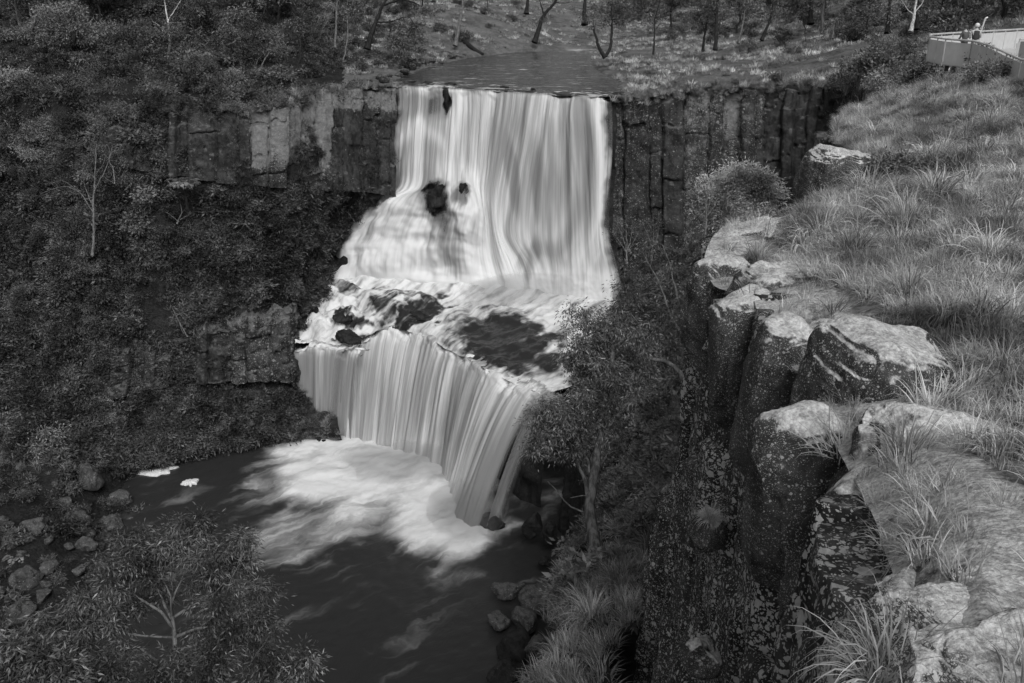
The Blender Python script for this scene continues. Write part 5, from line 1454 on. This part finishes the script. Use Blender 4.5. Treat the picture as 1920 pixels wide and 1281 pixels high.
SB = [  # boulders of the shore
 (171, 898, 110, (3.7, 3.2, 3.7), 'square block standing by the pool edge', .6), (222, 940, 106, (3.4, 3, 2.4), 'wedge shaped stone by the water behind the gum crown', .2), (155, 972, 104, (2.6, 2.5, 2.2), 'rounded stone below the square block', .2),
 (214, 985, 102, (2.9, 2.4, 2.0), 'flat faced stone close to the gum crown', .3), (245, 975, 102, (2.0, 1.8, 1.5), 'small stone hard by the gum crown', .1), (165, 1024, 99, (2.6, 2.2, 1.5), 'pale low stone among the shore boulders', .1),
 (48, 1084, 92, (3.2, 2.4, 1.9), 'broad dark stone beside the pale fern', .1), (95, 1062, 95, (2.2, 1.8, 1.2), 'pale flat stone near the pale fern', .1), (142, 1066, 95, (1.7, 1.5, 1.1), 'small pale stone in the middle of the shore', .1),
 (70, 985, 101, (3.2, 2.4, 1.8), 'long low stone with pale streaks on the shore', .1), (120, 945, 105, (2.0, 1.9, 1.4), 'dark stone up the bank from the square block', .1), (30, 1145, 88, (3.0, 2.4, 1.7), 'rough stone at the low end of the shore', .1),
 (85, 1120, 90, (2.0, 1.8, 1.2), 'stone between the rough stone and the gum crown', .1), (130, 920, 107.5, (1.5, 1.5, 1.2), 'small stone leaning on the square block', .1), (20, 1010, 97, (2.4, 2, 1.5), 'dark stone just above the pale fern', .1),
 (250, 905, 110.5, (1.3, 1.2, .7), 'small pale stone beside the white foam patch', .1), (340, 862, 117, (2.4, 1.7, 1.2), 'wet stone on the pool edge behind the foam patch', .1), (395, 850, 117.5, (2.6, 1.8, 1.5), 'wet stone under the hanging grass by the pool', .1),
 (445, 842, 118, (2.2, 1.5, 1.3), 'pale edged wet stone on the far pool edge', .1), (490, 832, 120, (1.8, 1.4, 1.0), 'dark wet stone nearest the thin fall', .1), (420, 800, 118, (3.0, 2, 2.2), 'dark ledge stone under the lower cliff', .3),
 (470, 790, 118.5, (2.6, 2, 1.8), 'second dark ledge stone under the lower cliff', .3),
]
for i, (u, v, D, s, lab, bl) in enumerate(SB):
    bo = boulder('boulder', u, v, D, s, 50 + i, M['shore_rock'], lab, rz=i * 0.7, tilt=(0.1 * math.sin(i), 0.1 * math.cos(i * 2)), level=4, blocky=max(bl, .35), rough=0.07, flats=10, cut=(.45, .85))
    gq = ground_at(u, v + 0.25 * s[2] * FPX / D, [LEFTBANK])
    if gq is not None: bo.location = gq + np.array([0, 0, 0.32 * s[2]])
RS = [
 (955, 1108, 88, (3.4, 2.4, 1.6), 'mottled flat rock in the pool edge opposite the shore'), (1010, 1120, 87, (4.6, 3.2, 2.4), 'large mottled rock heap joined to the gorge wall'), (985, 1165, 84, (3.4, 2.6, 2.6), 'mottled rock leaning over the dark block'),
 (962, 1215, 80.5, (3.2, 2.6, 3.6), 'black square block in the pool by the grass slope'), (1005, 1225, 80, (2.4, 2.2, 3.4), 'grey upright rock between the black block and the grass'), (935, 1165, 85, (2.6, 2, 1.2), 'low wet rock on the water side of the heap'),
 (1062, 1060, 92, (2.6, 2.4, 3.0), 'dark rock at the foot of the gorge wall'), (1000, 985, 96.5, (2.6, 2.0, 3.0), 'dark rock in the shadow behind the jet'), (1030, 1000, 95.5, (2.0, 2.0, 2.4), 'small dark rock against the gorge wall'),
 (1022, 1052, 93, (1.6, 1.3, .9), 'lone wet stone in the dark water by the wall'), (950, 1260, 78, (4.0, 2.5, 1.2), 'low black rock half under the pool surface'),
]
for i, (u, v, D, s, lab) in enumerate(RS):
    boulder('boulder', u, v, D, s, 90 + i, M['wet_rock'] if i in (3, 6, 7, 8, 9, 10) else M['shore_rock'], lab, rz=i, level=4, blocky=0.5 if i in (3, 4) else 0.1, rough=0.07)
WR = [
 (838, 190, None, 0.45, (0.75, 1.0, 5.4), 'narrow dark rock rib splitting the water at the lip'), (820, 372, None, 5.2, (3.6, 2.6, 4.6), 'larger black rock parting the first fall'), (868, 366, None, 4.9, (1.7, 1.6, 3.6), 'smaller black rock beside the larger one in the first fall'),
]
for i, (u, v, D, o_, s, lab) in enumerate(WR):
    p = UP(u, v, LIP_A, nf, o_)
    b = boulder('rock', u, v, 100, s, 120 + i, M['wet_rock'], lab, 'rock', level=5, rough=0.08, rz=0.4, flats=10, cut=(.45, .9), blocky=.4)
    b.location = p
rng = np.random.default_rng(16)
for i, p in enumerate(sample(LEFTBANK, 44, rng, lambda c, u, v, D: 1.0 * (v > 870) * (u > -30) * (u < 270) * (c[..., 2] > -56.5), 0, 20)):
    s = rng.uniform(.5, 1.5)
    bo = boulder('boulder', 900, 900, 100, (s * 1.3, s, s * .8), 300 + i, M['shore_rock'], 'small grey stone among the rubble of the boulder shore', rz=i, level=3, rough=.07, group='small stones on the boulder shore')
    bo.location = p + np.array([0, 0, .15 * s])
SR = [(922, 985, -55.9, (3.6, 2.6, 2.8), 'round wet rock under thin threads of water at the foot of the jet'), (648, 597, -41.2, (3.6, 2.2, 1.7), 'dark wet rock under the thin veil between the two falls'), (655, 634, -42.4, (4.0, 2.0, 1.9), 'lower dark wet rock at the top of the thin fall'), (790, 592, -40.1, (3.5, 2.0, .8), 'submerged dark rock on the shelf'),
      (604, 830, -56.1, (3.0, 1.5, 1.3), 'dark rock awash at the foot of the thin fall')]
for i, (u, v, z, s, lab) in enumerate(SR):
    b = boulder('rock', u, v, 100, s, 130 + i, M['wet_rock'], lab, 'rock', level=5, rough=0.09, rz=-0.5, tilt=(0, 0.25), flats=10, cut=(.4, .85))
    b.location = UZ(u, v, z)
LR = [(770, 154, 3.0, .5), (800, 155, 2.0, .5), (845, 157, 2.4, .6), (690, 158, 6, .9), (640, 158, 5, .8), (600, 162, 4.5, .8), (720, 150, 4, .8), (1165, 178, 3.0, .9), (1195, 176, 3.6, .8), (1230, 172, 3.4, .8), (945, 164, 1.6, .4), (1000, 168, 1.5, .4)]
lw = ['flat dark rock awash at the head of the falls nearest the cliff', 'small dark rock awash beside the rock rib', 'dark rock awash just past the rock rib', 'long pale slab of the rock bench at the river lip', 'pale weathered slab in the middle of the rock bench',
      'pale slab at the outer end of the rock bench', 'pale slab between the rock bench and the river', 'pale rock at the lip past the last strand of water', 'second pale rock from the last strand of water', 'third pale rock from the last strand of water', 'small wet rock in the middle of the lip', 'small wet rock toward the far half of the lip']
for i, (u, v, w, h) in enumerate(LR):
    b = boulder('rock', u, v, 100, (w, w * 0.6, h), 140 + i, M['wet_rock'] if i in (0, 1, 2, 10, 11) else M['cliff'], lw[i], 'rock', level=4, rough=0.05, rz=-0.4, flats=9, cut=(.4, .9))
    b.location = UZ(u, v, -13.0 + (0.1 if i in (0, 1, 2, 10, 11) else 0.25))
rng = np.random.default_rng(6)
for i in range(34):      # stones along the water's edge above the falls
    t = rng.uniform(0.02, 0.75)
    k = t * (len(RIV_L) - 1); a = int(k); f = k - a
    p = RIV_L[a] * (1 - f) + RIV_L[a + 1] * f
    p = p + np.array([-abs(rng.normal()) * 2.2 - 0.3, rng.normal() * 0.8, 0.15 + rng.uniform(0, .5)])
    s = rng.uniform(0.6, 1.9)
    b = boulder('rock', 900, 100, 100, (s * 1.3, s, s * 0.7), 160 + i, M['cliff'], 'pale stone scattered along the bank of the river above the falls', 'rock', level=3, rough=0.06, rz=i, group='pale stones along the river bank')
    b.location = p

# foam raft and logs
def foam_patch(u, v, du, dv, label, seed):
    rng = np.random.default_rng(seed)
    n = 40
    a = np.linspace(0, 2 * math.pi, n, endpoint=False)
    c = UZ(u, v, POOL_Z + 0.12)
    ex = UZ(u + du, v, POOL_Z) - c
    ey = UZ(u, v - dv, POOL_Z) - c
    rr = 1 + 0.18 * np.interp(np.arange(n), np.arange(0, n + 1, 2), np.append(*[(lambda q: (q, q[:1]))(rng.normal(size=n // 2))][0]))
    rings = []
    for k, (s, h) in enumerate(((1, -.05), (.97, .14), (.8, .26), (.45, .32), (.05, .34))):
        q = c + (np.cos(a) * rr)[:, None] * ex * s + (np.sin(a) * rr)[:, None] * ey * s
        q[:, 2] = POOL_Z + h + fbm(q, .8, 3, seed) * .06
        rings.append(q)
    V = np.concatenate(rings)
    F = np.array([[k * n + i, k * n + (i + 1) % n, (k + 1) * n + (i + 1) % n, (k + 1) * n + i] for k in range(4) for i in range(n)])
    o = link('foam_patch', mesh_np('foam_patch', V - c, F), M['foam'])
    o.location = c
    tag(o, label, 'foam')
M['foam'] = plain_mat('foam', 0.62, 0.9, var=0.2)
foam_patch(279, 877, 42, 14, 'bright white foam patch floating by the boulder shore', 3)
foam_patch(357, 904, 16, 3.5, 'thin grey foam streak floating off the white foam patch', 4)

def log(name, pts, r, mat, label, seed, cat='log', k=8):
    rng = np.random.default_rng(seed)
    wood = [tube(resample(np.array(p), 0, .5, True), np.linspace(a, b, len(resample(np.array(p), 0, .5, True))), k) for p, a, b in pts]
    base = np.array(pts[0][0][0])
    V, F = join(wood)
    o = link(name, mesh_np(name, V - base, F), mat)
    o.location = base
    tag(o, label, cat)
def gp(u, v, h=0.35):
    """point just above the ground behind the falls at a pixel"""
    d = U(u, v, 1.0)
    Ds = np.linspace(100, 420, 1600)
    q = d[None] * Ds[:, None]
    g = ground_z(q[:, 0], q[:, 1])
    k = int(np.argmax(q[:, 2] < g + h))
    return q[k]
log('fallen_log', [([gp(853, 68), gp(870, 78), gp(888, 92), gp(905, 103, .2)], .6, .4)], 0, M['bark_dark'], 'thick black fallen log sloping to the river', 1)
log('fallen_branch', [([gp(818, 98), gp(836, 96, .6), gp(850, 101, .5), gp(866, 106, .3)], .25, .12), ([gp(858, 104, .3), gp(862, 96, .9)], .12, .05)], 0, M['bark_mid'], 'grey forked fallen branch beside the black log', 2, 'branch')
log('fallen_log', [([gp(890, 15), gp(905, 24), gp(925, 27)], .45, .3)], 0, M['bark_dark'], 'small dark log higher up the bank', 3)

# ------------------------------------------------------------------ tussocks that stand out on the near slope
TUS = [mesh_np('grass_tussock', *tussock_arrays(900 + i, 230, 0.66, 0.012, 0.14, (0.02, 1.1), 0.42, 6)) for i in range(5)]
for t in TUS: t.materials.append(M['grass'])
TUD = [mesh_np('grass_tussock', *tussock_arrays(920 + i, 200, 0.8, 0.02, 0.2, (0.02, 1.1), 0.45, 5)) for i in range(4)]
for t in TUD: t.materials.append(M['grass_dull'])
def tussock(p, s, i, label, group=None, dull=False):
    o = link('grass_tussock', (TUD if dull else TUS)[i % (4 if dull else 5)])
    o.location = p
    o.scale = (s, s, s)
    o.rotation_euler = (0.1 * math.sin(i * 3), 0.1 * math.cos(i * 5), i * 1.7)
    tag(o, label, 'grass tussock', group)
    return o
HTU = [  # the tussocks one would point at: u, v of the crown, D, scale
 (1660, 1285, 4.55, .85, 'spiky upright tussock at the very edge beside the lichened slab'), (1790, 1070, 5.9, 1.1, 'big arching tussock behind the lichened slab'), (1745, 790, 9.7, .4, 'drooping tussock at the foot of the largest boulder'),
 (1640, 632, 12.6, .8, 'pale tussock between the small boulders behind the largest one'), (1600, 645, 12.6, .7, 'small tussock behind the crest of the largest boulder'), (1715, 660, 12.0, .7, 'round tussock beside the cracked slab'), (1680, 640, 12.4, .9, 'dark based tussock above the cracked slab'),
 (1420, 490, 18.6, 1.0, 'tussock between the two grey topped boulders on the cliff edge'), (1520, 535, 15.6, 1.0, 'tussock hanging over the pale topped flat boulder'), (1560, 570, 14.6, .8, 'tussock on the low flat boulder'), (1500, 615, 13.6, .8, 'tussock spilling over the near cliff edge'),
 (1600, 480, 17.3, 1.5, 'tall broad tussock above the pale topped flat boulder'), (1540, 450, 19, 1.5, 'tall tussock behind the long grey topped boulder'), (1690, 560, 14.5, 1.4, 'large tussock in the middle of the slope by the lone boulder'), (1330, 975, 14.4, .55, 'grass tuft hanging from the ledge of the near cliff face'),
 (1770, 1240, 4.75, .3, 'small tuft growing through the lichened slab'), (1500, 1270, 9.5, .3, 'thin tuft low on the near cliff face'), (1895, 870, 7.2, .8, 'long bladed tussock beside the broad grey mossed boulder'), (1875, 700, 10.5, .9, 'long bladed tussock past the cracked slab'),
]
for i, (u, v, D, s, lab) in enumerate(HTU):
    tussock(U(u, v, D), s, i, lab)
def zone_n(u, v):
    if v < 240: return 'high on the slope near the lookout platform'
    if v < 330: return 'on the slope above the square rim block'
    if v < 420: return 'on the slope beside the striped flat rock'
    if v < 520: return 'on the slope above the flat topped boulders'
    if v < 660: return 'on the slope around the lone pale boulder'
    if v < 850: return 'on the slope beside the largest boulder'
    return 'on the slope closest to the lookout'
rng = np.random.default_rng(8)
pts = sample(SLOPE, 130, rng, lambda c, u, v, D: 1.0 * (D > 6) * (D < 75) * (u < 1960) * (u > 1480) * (RIMD > 2.0 + 0.8 * (D < 11)), 1.25, 20)
for i, p in enumerate(pts):
    u, v, D = [float(x) for x in proj(p)]
    s = rng.uniform(.6, 1.25) * (1 + .008 * D)
    w = 'larger' if s > 1.05 else 'smaller'
    tussock(p, s, i, f'{w} pale arching tussock {zone_n(u, v)}', f'{w} tussocks {zone_n(u, v)}')
pts = sample(SLOPE, 85, rng, lambda c, u, v, D: 1.0 * (D > 18) * (D < 75) * (u < 1950) * (u > 1480) * (RIMD > 1.0), 1.0, 20)
for i, p in enumerate(pts):
    u, v, D = [float(x) for x in proj(p)]
    tussock(p, rng.uniform(1.2, 2.1), i + 7, f'tall thick tussock {zone_n(u, v)}', f'tall tussocks {zone_n(u, v)}')
pts = sample(RSLOPE, 45, rng, lambda c, u, v, D: 1.0 * (D < 60) * (D > 18) * (u > 985), .6, 20)
for i, p in enumerate(pts):
    u, v, D = [float(x) for x in proj(p)]
    z_ = 'around the foot of the slender gum' if v < 1120 else 'below the slender gum at the foot of the near cliff'
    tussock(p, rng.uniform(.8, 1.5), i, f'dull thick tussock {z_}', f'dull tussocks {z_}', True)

# bushes of the far slope by the platform
BS = [(1612, 122, 88, 1.5), (1590, 138, 92, 1.2), (1640, 118, 84, 1.3), (1660, 148, 72, 1.2), (1700, 140, 66, 1.1), (1728, 122, 60, .9), (1690, 92, 80, 1.3), (1400, 105, 160, 1.5), (1485, 125, 145, .9), (1310, 112, 158, .8), (1745, 145, 52, .8), (1905, 130, 40, .6), (1850, 125, 40, .55), (1830, 112, 46, .7), (1680, 300, 28, .45), (1700, 420, 21, .45)]
bl = ['largest dark bush between the river flat and the platform', 'dark bush at the cliff side of the largest bush', 'dark bush on the platform side of the largest bush', 'feathery bush leaning on the slope below the dark bushes', 'feathery bush in the gap before the platform', 'bush directly under the platform tip',
      'bush on the forest side of the dark bushes', 'dark bush alone in the pale river flat', 'small dark bush near the cliff edge on the flat', 'tiny dark bush in the middle of the flat', 'low scrub below the platform front', 'low scrub against the walkway panels', 'scrub under the bend of the walkway', 'upright heath bush against the platform front', 'dark low bush beside the square rim block', 'round bush in the grass above the flat topped boulders']
for i, (u, v, D, s) in enumerate(BS):
    o = link('shrub', SHRUB[(3, 3, 0, 3, 3, 3, 3, 3, 2, 2, 2, 2, 2, 1, 2, 3)[i]])
    p = U(u, v, D)
    if D > 90: p[2] = float(ground_z(p[0], p[1])) + s
    o.location = p - np.array([0, 0, s * 1.0])
    o.scale = (s, s, s)
    o.rotation_euler = (0, 0, i)
    tag(o, bl[i], 'bush')

# ------------------------------------------------------------------ lookout platform and walkway
M['steel'] = plain_mat('galvanised_steel', 0.55, 0.45, 0.3)
M['mesh_panel'] = plain_mat('perforated_panel', 0.62, 0.6, 0.0, 0.82, 0.06)
M['deck'] = plain_mat('deck_boards', 0.42, 0.8)
M['dark_steel'] = plain_mat('dark_steel', 0.12, 0.6)
ZF = -3.5
PT = [np.array(p) for p in ((22.9, 47.4), (22.45, 49.4), (22.7, 51.8), (23.8, 54.4), (26.0, 56.4), (30.0, 59.6), (35.0, 63.6))]          # outer edge, round the tip
WK = [np.array(p) for p in ((22.9, 47.4), (22.5, 45.0), (21.9, 42.0), (21.3, 39.6), (20.9, 36.5), (20.6, 33.0))]                        # walkway edge nearest the gorge
WK2 = [np.array(p) for p in ((25.6, 50.2), (24.9, 46.0), (24.0, 42.0), (23.3, 39.0), (22.9, 36.0), (22.7, 33.0))]
plat = empty('lookout_platform', (24, 50, ZF), 'pale railed lookout platform with two people, jutting over the gorge', 'viewing platform')
def rel(V):
    return np.asarray(V, float) - np.array([24, 50, ZF])
def bar(name, pts, r, mat, k=6):
    return link(name, mesh_np(name, *tube(rel(pts), [r] * len(pts), k)), mat, plat)
def box_between(name, a, b, z0, z1, th, mat):
    a, b = np.array(a), np.array(b)
    d = unit(np.append(b - a, 0))[:2]
    n = np.array([-d[1], d[0]]) * th / 2
    c = [a + n, b + n, b - n, a - n]
    zz0 = z0 if isinstance(z0, tuple) else (z0, z0)
    zz1 = z1 if isinstance(z1, tuple) else (z1, z1)
    ends = (0, 1, 1, 0)
    V = [np.append(c[i], zz0[ends[i]]) for i in range(4)] + [np.append(c[i], zz1[ends[i]]) for i in range(4)]
    F = np.array([[0, 1, 2, 3], [4, 7, 6, 5], [0, 4, 5, 1], [1, 5, 6, 2], [2, 6, 7, 3], [3, 7, 4, 0]])
    return link(name, mesh_np(name, rel(V), F, False), mat, plat)
def slab(name, poly, z0, z1, mat):
    bm = bmesh.new()
    vs = [bm.verts.new(Vector((p[0] - 24, p[1] - 50, z0 - ZF))) for p in poly]
    f = bm.faces.new(vs)
    r = bmesh.ops.extrude_face_region(bm, geom=[f])
    for v_ in r['geom']:
        if isinstance(v_, bmesh.types.BMVert): v_.co.z += z1 - z0
    bmesh.ops.recalc_face_normals(bm, faces=bm.faces)
    me = bpy.data.meshes.new(name)
    bm.to_mesh(me)
    bm.free()
    return link(name, me, mat, plat)
slab('deck', [PT[0], PT[1], PT[2], PT[3], PT[4], PT[5], PT[6], np.array((38, 60)), np.array((30, 52)), WK2[0]], ZF - 0.16, ZF, M['deck'])
zw = [ZF, ZF - 0.05, ZF - 0.25, ZF - 0.35, ZF - 0.35, ZF - 0.35]
for i in range(5):
    slab('walkway', [WK[i], WK[i + 1], WK2[i + 1], WK2[i]], min(zw[i], zw[i + 1]) - 0.16, min(zw[i], zw[i + 1]) - 0.02 * (i % 2), M['deck'])
def railing(pts, zs, h=1.1, skip=()):
    for i in range(len(pts) - 1):
        L = np.linalg.norm(pts[i + 1] - pts[i])
        k = max(1, int(round(L / 1.5)))
        for j in range(k):
            a = pts[i] + (pts[i + 1] - pts[i]) * j / k
            b = pts[i] + (pts[i + 1] - pts[i]) * (j + 1) / k
            za = zs[i] + (zs[i + 1] - zs[i]) * j / k
            zb = zs[i] + (zs[i + 1] - zs[i]) * (j + 1) / k
            g = (b - a) * 0.04
            box_between('mesh_panel', a + g, b - g, (za - 0.12, zb - 0.12), (za + h - 0.10, zb + h - 0.10), 0.025, M['mesh_panel'])
            bar('post', [np.append(a, za - 0.2), np.append(a, za + h)], 0.035, M['steel'])
    bar('handrail', [np.append(p, z_ + h + 0.03) for p, z_ in zip(pts, zs)], 0.05, M['steel'], 8)
railing(PT, [ZF] * 7)
railing(WK, zw)
railing([WK2[2], WK2[3], WK2[4], WK2[5]], [zw[2], zw[3], zw[4], zw[5]])
bar('edge_beam', [np.append(p, ZF - 0.25) for p in [WK[0]] + PT[:6]], 0.12, M['dark_steel'])
for p in ((23.3, 49.8), (24.4, 53.0), (23.6, 47.8), (27, 56.2)):
    bar('support', [np.append(np.array(p), ZF - 0.2), np.append(np.array(p), ZF - 3.5)], 0.12, M['dark_steel'], 8)
# gate frame with its dark mesh, and a leaning post
ga, gb = np.array((26.4, 49.6)), np.array((27.9, 49.9))
g = box_between('gate', ga, gb, ZF + 0.1, ZF + 1.0, 0.03, M['dark_steel'])
for nm, q in (('gate_post', ga), ('gate_post', gb)):
    bar(nm, [np.append(q, ZF), np.append(q, ZF + 1.1)], 0.05, M['steel'])
bar('gate_rail', [np.append(ga, ZF + 1.1), np.append(gb, ZF + 1.1)], 0.05, M['steel'])
box_between('inner_panel', np.array((25.9, 48.9)), ga, ZF + 0.05, ZF + 0.95, 0.03, M['mesh_panel'])
pp = U(1839, 60, 53)
o = link('marker_post', mesh_np('marker_post', *tube([(0, 0, -1.4), (0, 0, 0), (0.12, 0, 0.7), (0.17, 0, 0.78), (0.26, 0, .8)], [.05, .05, .05, .05, .04], 8)), M['steel'])
o.location = pp
tag(o, 'leaning pale post with a bent tip beside the two people', 'post')

# ------------------------------------------------------------------ two visitors
M['skin'] = plain_mat('skin', 0.40, 0.6)
M['white_hair'] = plain_mat('white_hair', 0.6, 0.7)
M['dark_hair'] = plain_mat('dark_hair', 0.06, 0.7)
M['vest'] = plain_mat('dark_vest', 0.03, 0.8)
M['shirt'] = plain_mat('pale_shirt', 0.42, 0.8)
M['jacket'] = plain_mat('grey_jacket', 0.075, 0.8)
M['trousers'] = plain_mat('light_trousers', 0.40, 0.8)
M['dark_trousers'] = plain_mat('dark_trousers', 0.05, 0.8)
def skinned(name, verts, edges, radii, mat, parent):
    me = bpy.data.meshes.new(name)
    me.from_pydata(verts, edges, [])
    o = bpy.data.objects.new(name, me)
    COL.objects.link(o)
    md = o.modifiers.new('skin', 'SKIN')
    for i, r in enumerate(radii):
        me.skin_vertices[0].data[i].radius = r if isinstance(r, tuple) else (r, r)
    me.skin_vertices[0].data[0].use_root = True
    o.modifiers.new('sub', 'SUBSURF').levels = 2
    dg = bpy.context.evaluated_depsgraph_get()
    m2 = bpy.data.meshes.new_from_object(o.evaluated_get(dg))
    bpy.data.objects.remove(o)
    m2.name = name
    for p in m2.polygons: p.use_smooth = True
    m2.materials.clear()
    m2.materials.append(mat)
    return link(name, m2, None, parent)
def person(loc, rz, H, label, hair, top, arm, legs, lean=0.0, vest=None):
    root = empty('person', loc, label, 'person', None, rz)
    k = H / 1.75
    def S(*v): return tuple(x * k for x in v)
    V = [S(0, 0, .95), S(0, .02, 1.15), S(0, .03, 1.38), S(0, .04, 1.50), S(0, .06, 1.56), S(0, .07, 1.66), S(0, .06, 1.74),
         S(.19, .03, 1.40), S(.26, .08, 1.14), S(.20, .26, 1.04), S(.17, .36, 1.04), S(-.19, .03, 1.40), S(-.26, .08, 1.14), S(-.20, .26, 1.04), S(-.17, .36, 1.04),
         S(.10, 0, .88), S(.11, .03, .50), S(.11, 0, .09), S(.12, .15, .04), S(-.10, 0, .88), S(-.11, .0, .50), S(-.12, -.03, .09), S(-.13, .12, .04)]
    Ed = [(0, 1), (1, 2), (2, 3), (3, 4), (4, 5), (5, 6), (2, 7), (7, 8), (8, 9), (9, 10), (2, 11), (11, 12), (12, 13), (13, 14), (0, 15), (15, 16), (16, 17), (17, 18), (0, 19), (19, 20), (20, 21), (21, 22)]
    R = [(.15, .11), (.14, .10), (.17, .11), (.07, .07), (.055, .06), (.085, .10), (.07, .08), .065, .045, .038, .035, .065, .045, .038, .035, .085, .06, .045, .04, .085, .06, .045, .04]
    R = [tuple(x * k for x in r) if isinstance(r, tuple) else r * k for r in R]
    skinned('body', V, Ed, R, M['skin'], root)
    g = 1.22
    ti = [0, 1, 2, 3]
    tv = [V[0], V[1], V[2], V[3], V[7], V[8], V[9], V[11], V[12], V[13]]
    te = [(0, 1), (1, 2), (2, 3), (2, 4), (4, 5), (5, 6), (2, 7), (7, 8), (8, 9)]
    tr = [R[0], R[1], R[2], R[3], R[7], R[8], R[9], R[11], R[12], R[13]]
    tr = [tuple(x * g for x in r) if isinstance(r, tuple) else r * g for r in tr]
    skinned('jacket' if vest is None else 'shirt', tv, te, tr, M[arm], root)
    if vest:
        skinned('vest', [V[0], V[1], V[2], S(0, .03, 1.46)], [(0, 1), (1, 2), (2, 3)], [tuple(x * 1.3 * k for x in r) for r in ((.15, .12), (.15, .12), (.17, .12), (.12, .09))], M[vest], root)
    lv = [S(0, 0, .97), V[15], V[16], V[17], V[19], V[20], V[21]]
    skinned('trousers', lv, [(0, 1), (1, 2), (2, 3), (0, 4), (4, 5), (5, 6)], [(.165 * k, .125 * k), .105 * k, .08 * k, .065 * k, .105 * k, .08 * k, .065 * k], M[legs], root)
    hb = bmesh.new()
    bmesh.ops.create_icosphere(hb, subdivisions=3, radius=.118 * k)
    for v_ in hb.verts:
        v_.co.y *= 1.08
        v_.co.z *= 1.05
        v_.co += Vector(S(0, .045, 1.70))
    bmesh.ops.delete(hb, geom=[v_ for v_ in hb.verts if v_.co.y > .12 * k and v_.co.z < 1.72 * k or v_.co.z < 1.60 * k], context='VERTS')
    me = bpy.data.meshes.new('hair')
    hb.to_mesh(me); hb.free()
    for p in me.polygons: p.use_smooth = True
    link('hair', me, M[hair], root)
    return root
def at_floor(u, D):
    x = D * (u - 960) / FPX
    return (x, (D + ZF * SP) / CP, ZF)
person(at_floor(1822, 48.6), -0.15, 1.80, 'white haired person in a dark vest over a pale shirt on the platform', 'white_hair', 'shirt', 'shirt', 'trousers', vest='vest')
person(at_floor(1803, 49.6), 0.25, 1.68, 'dark haired person in a grey jacket leaning on the platform rail', 'dark_hair', 'jacket', 'jacket', 'dark_trousers')
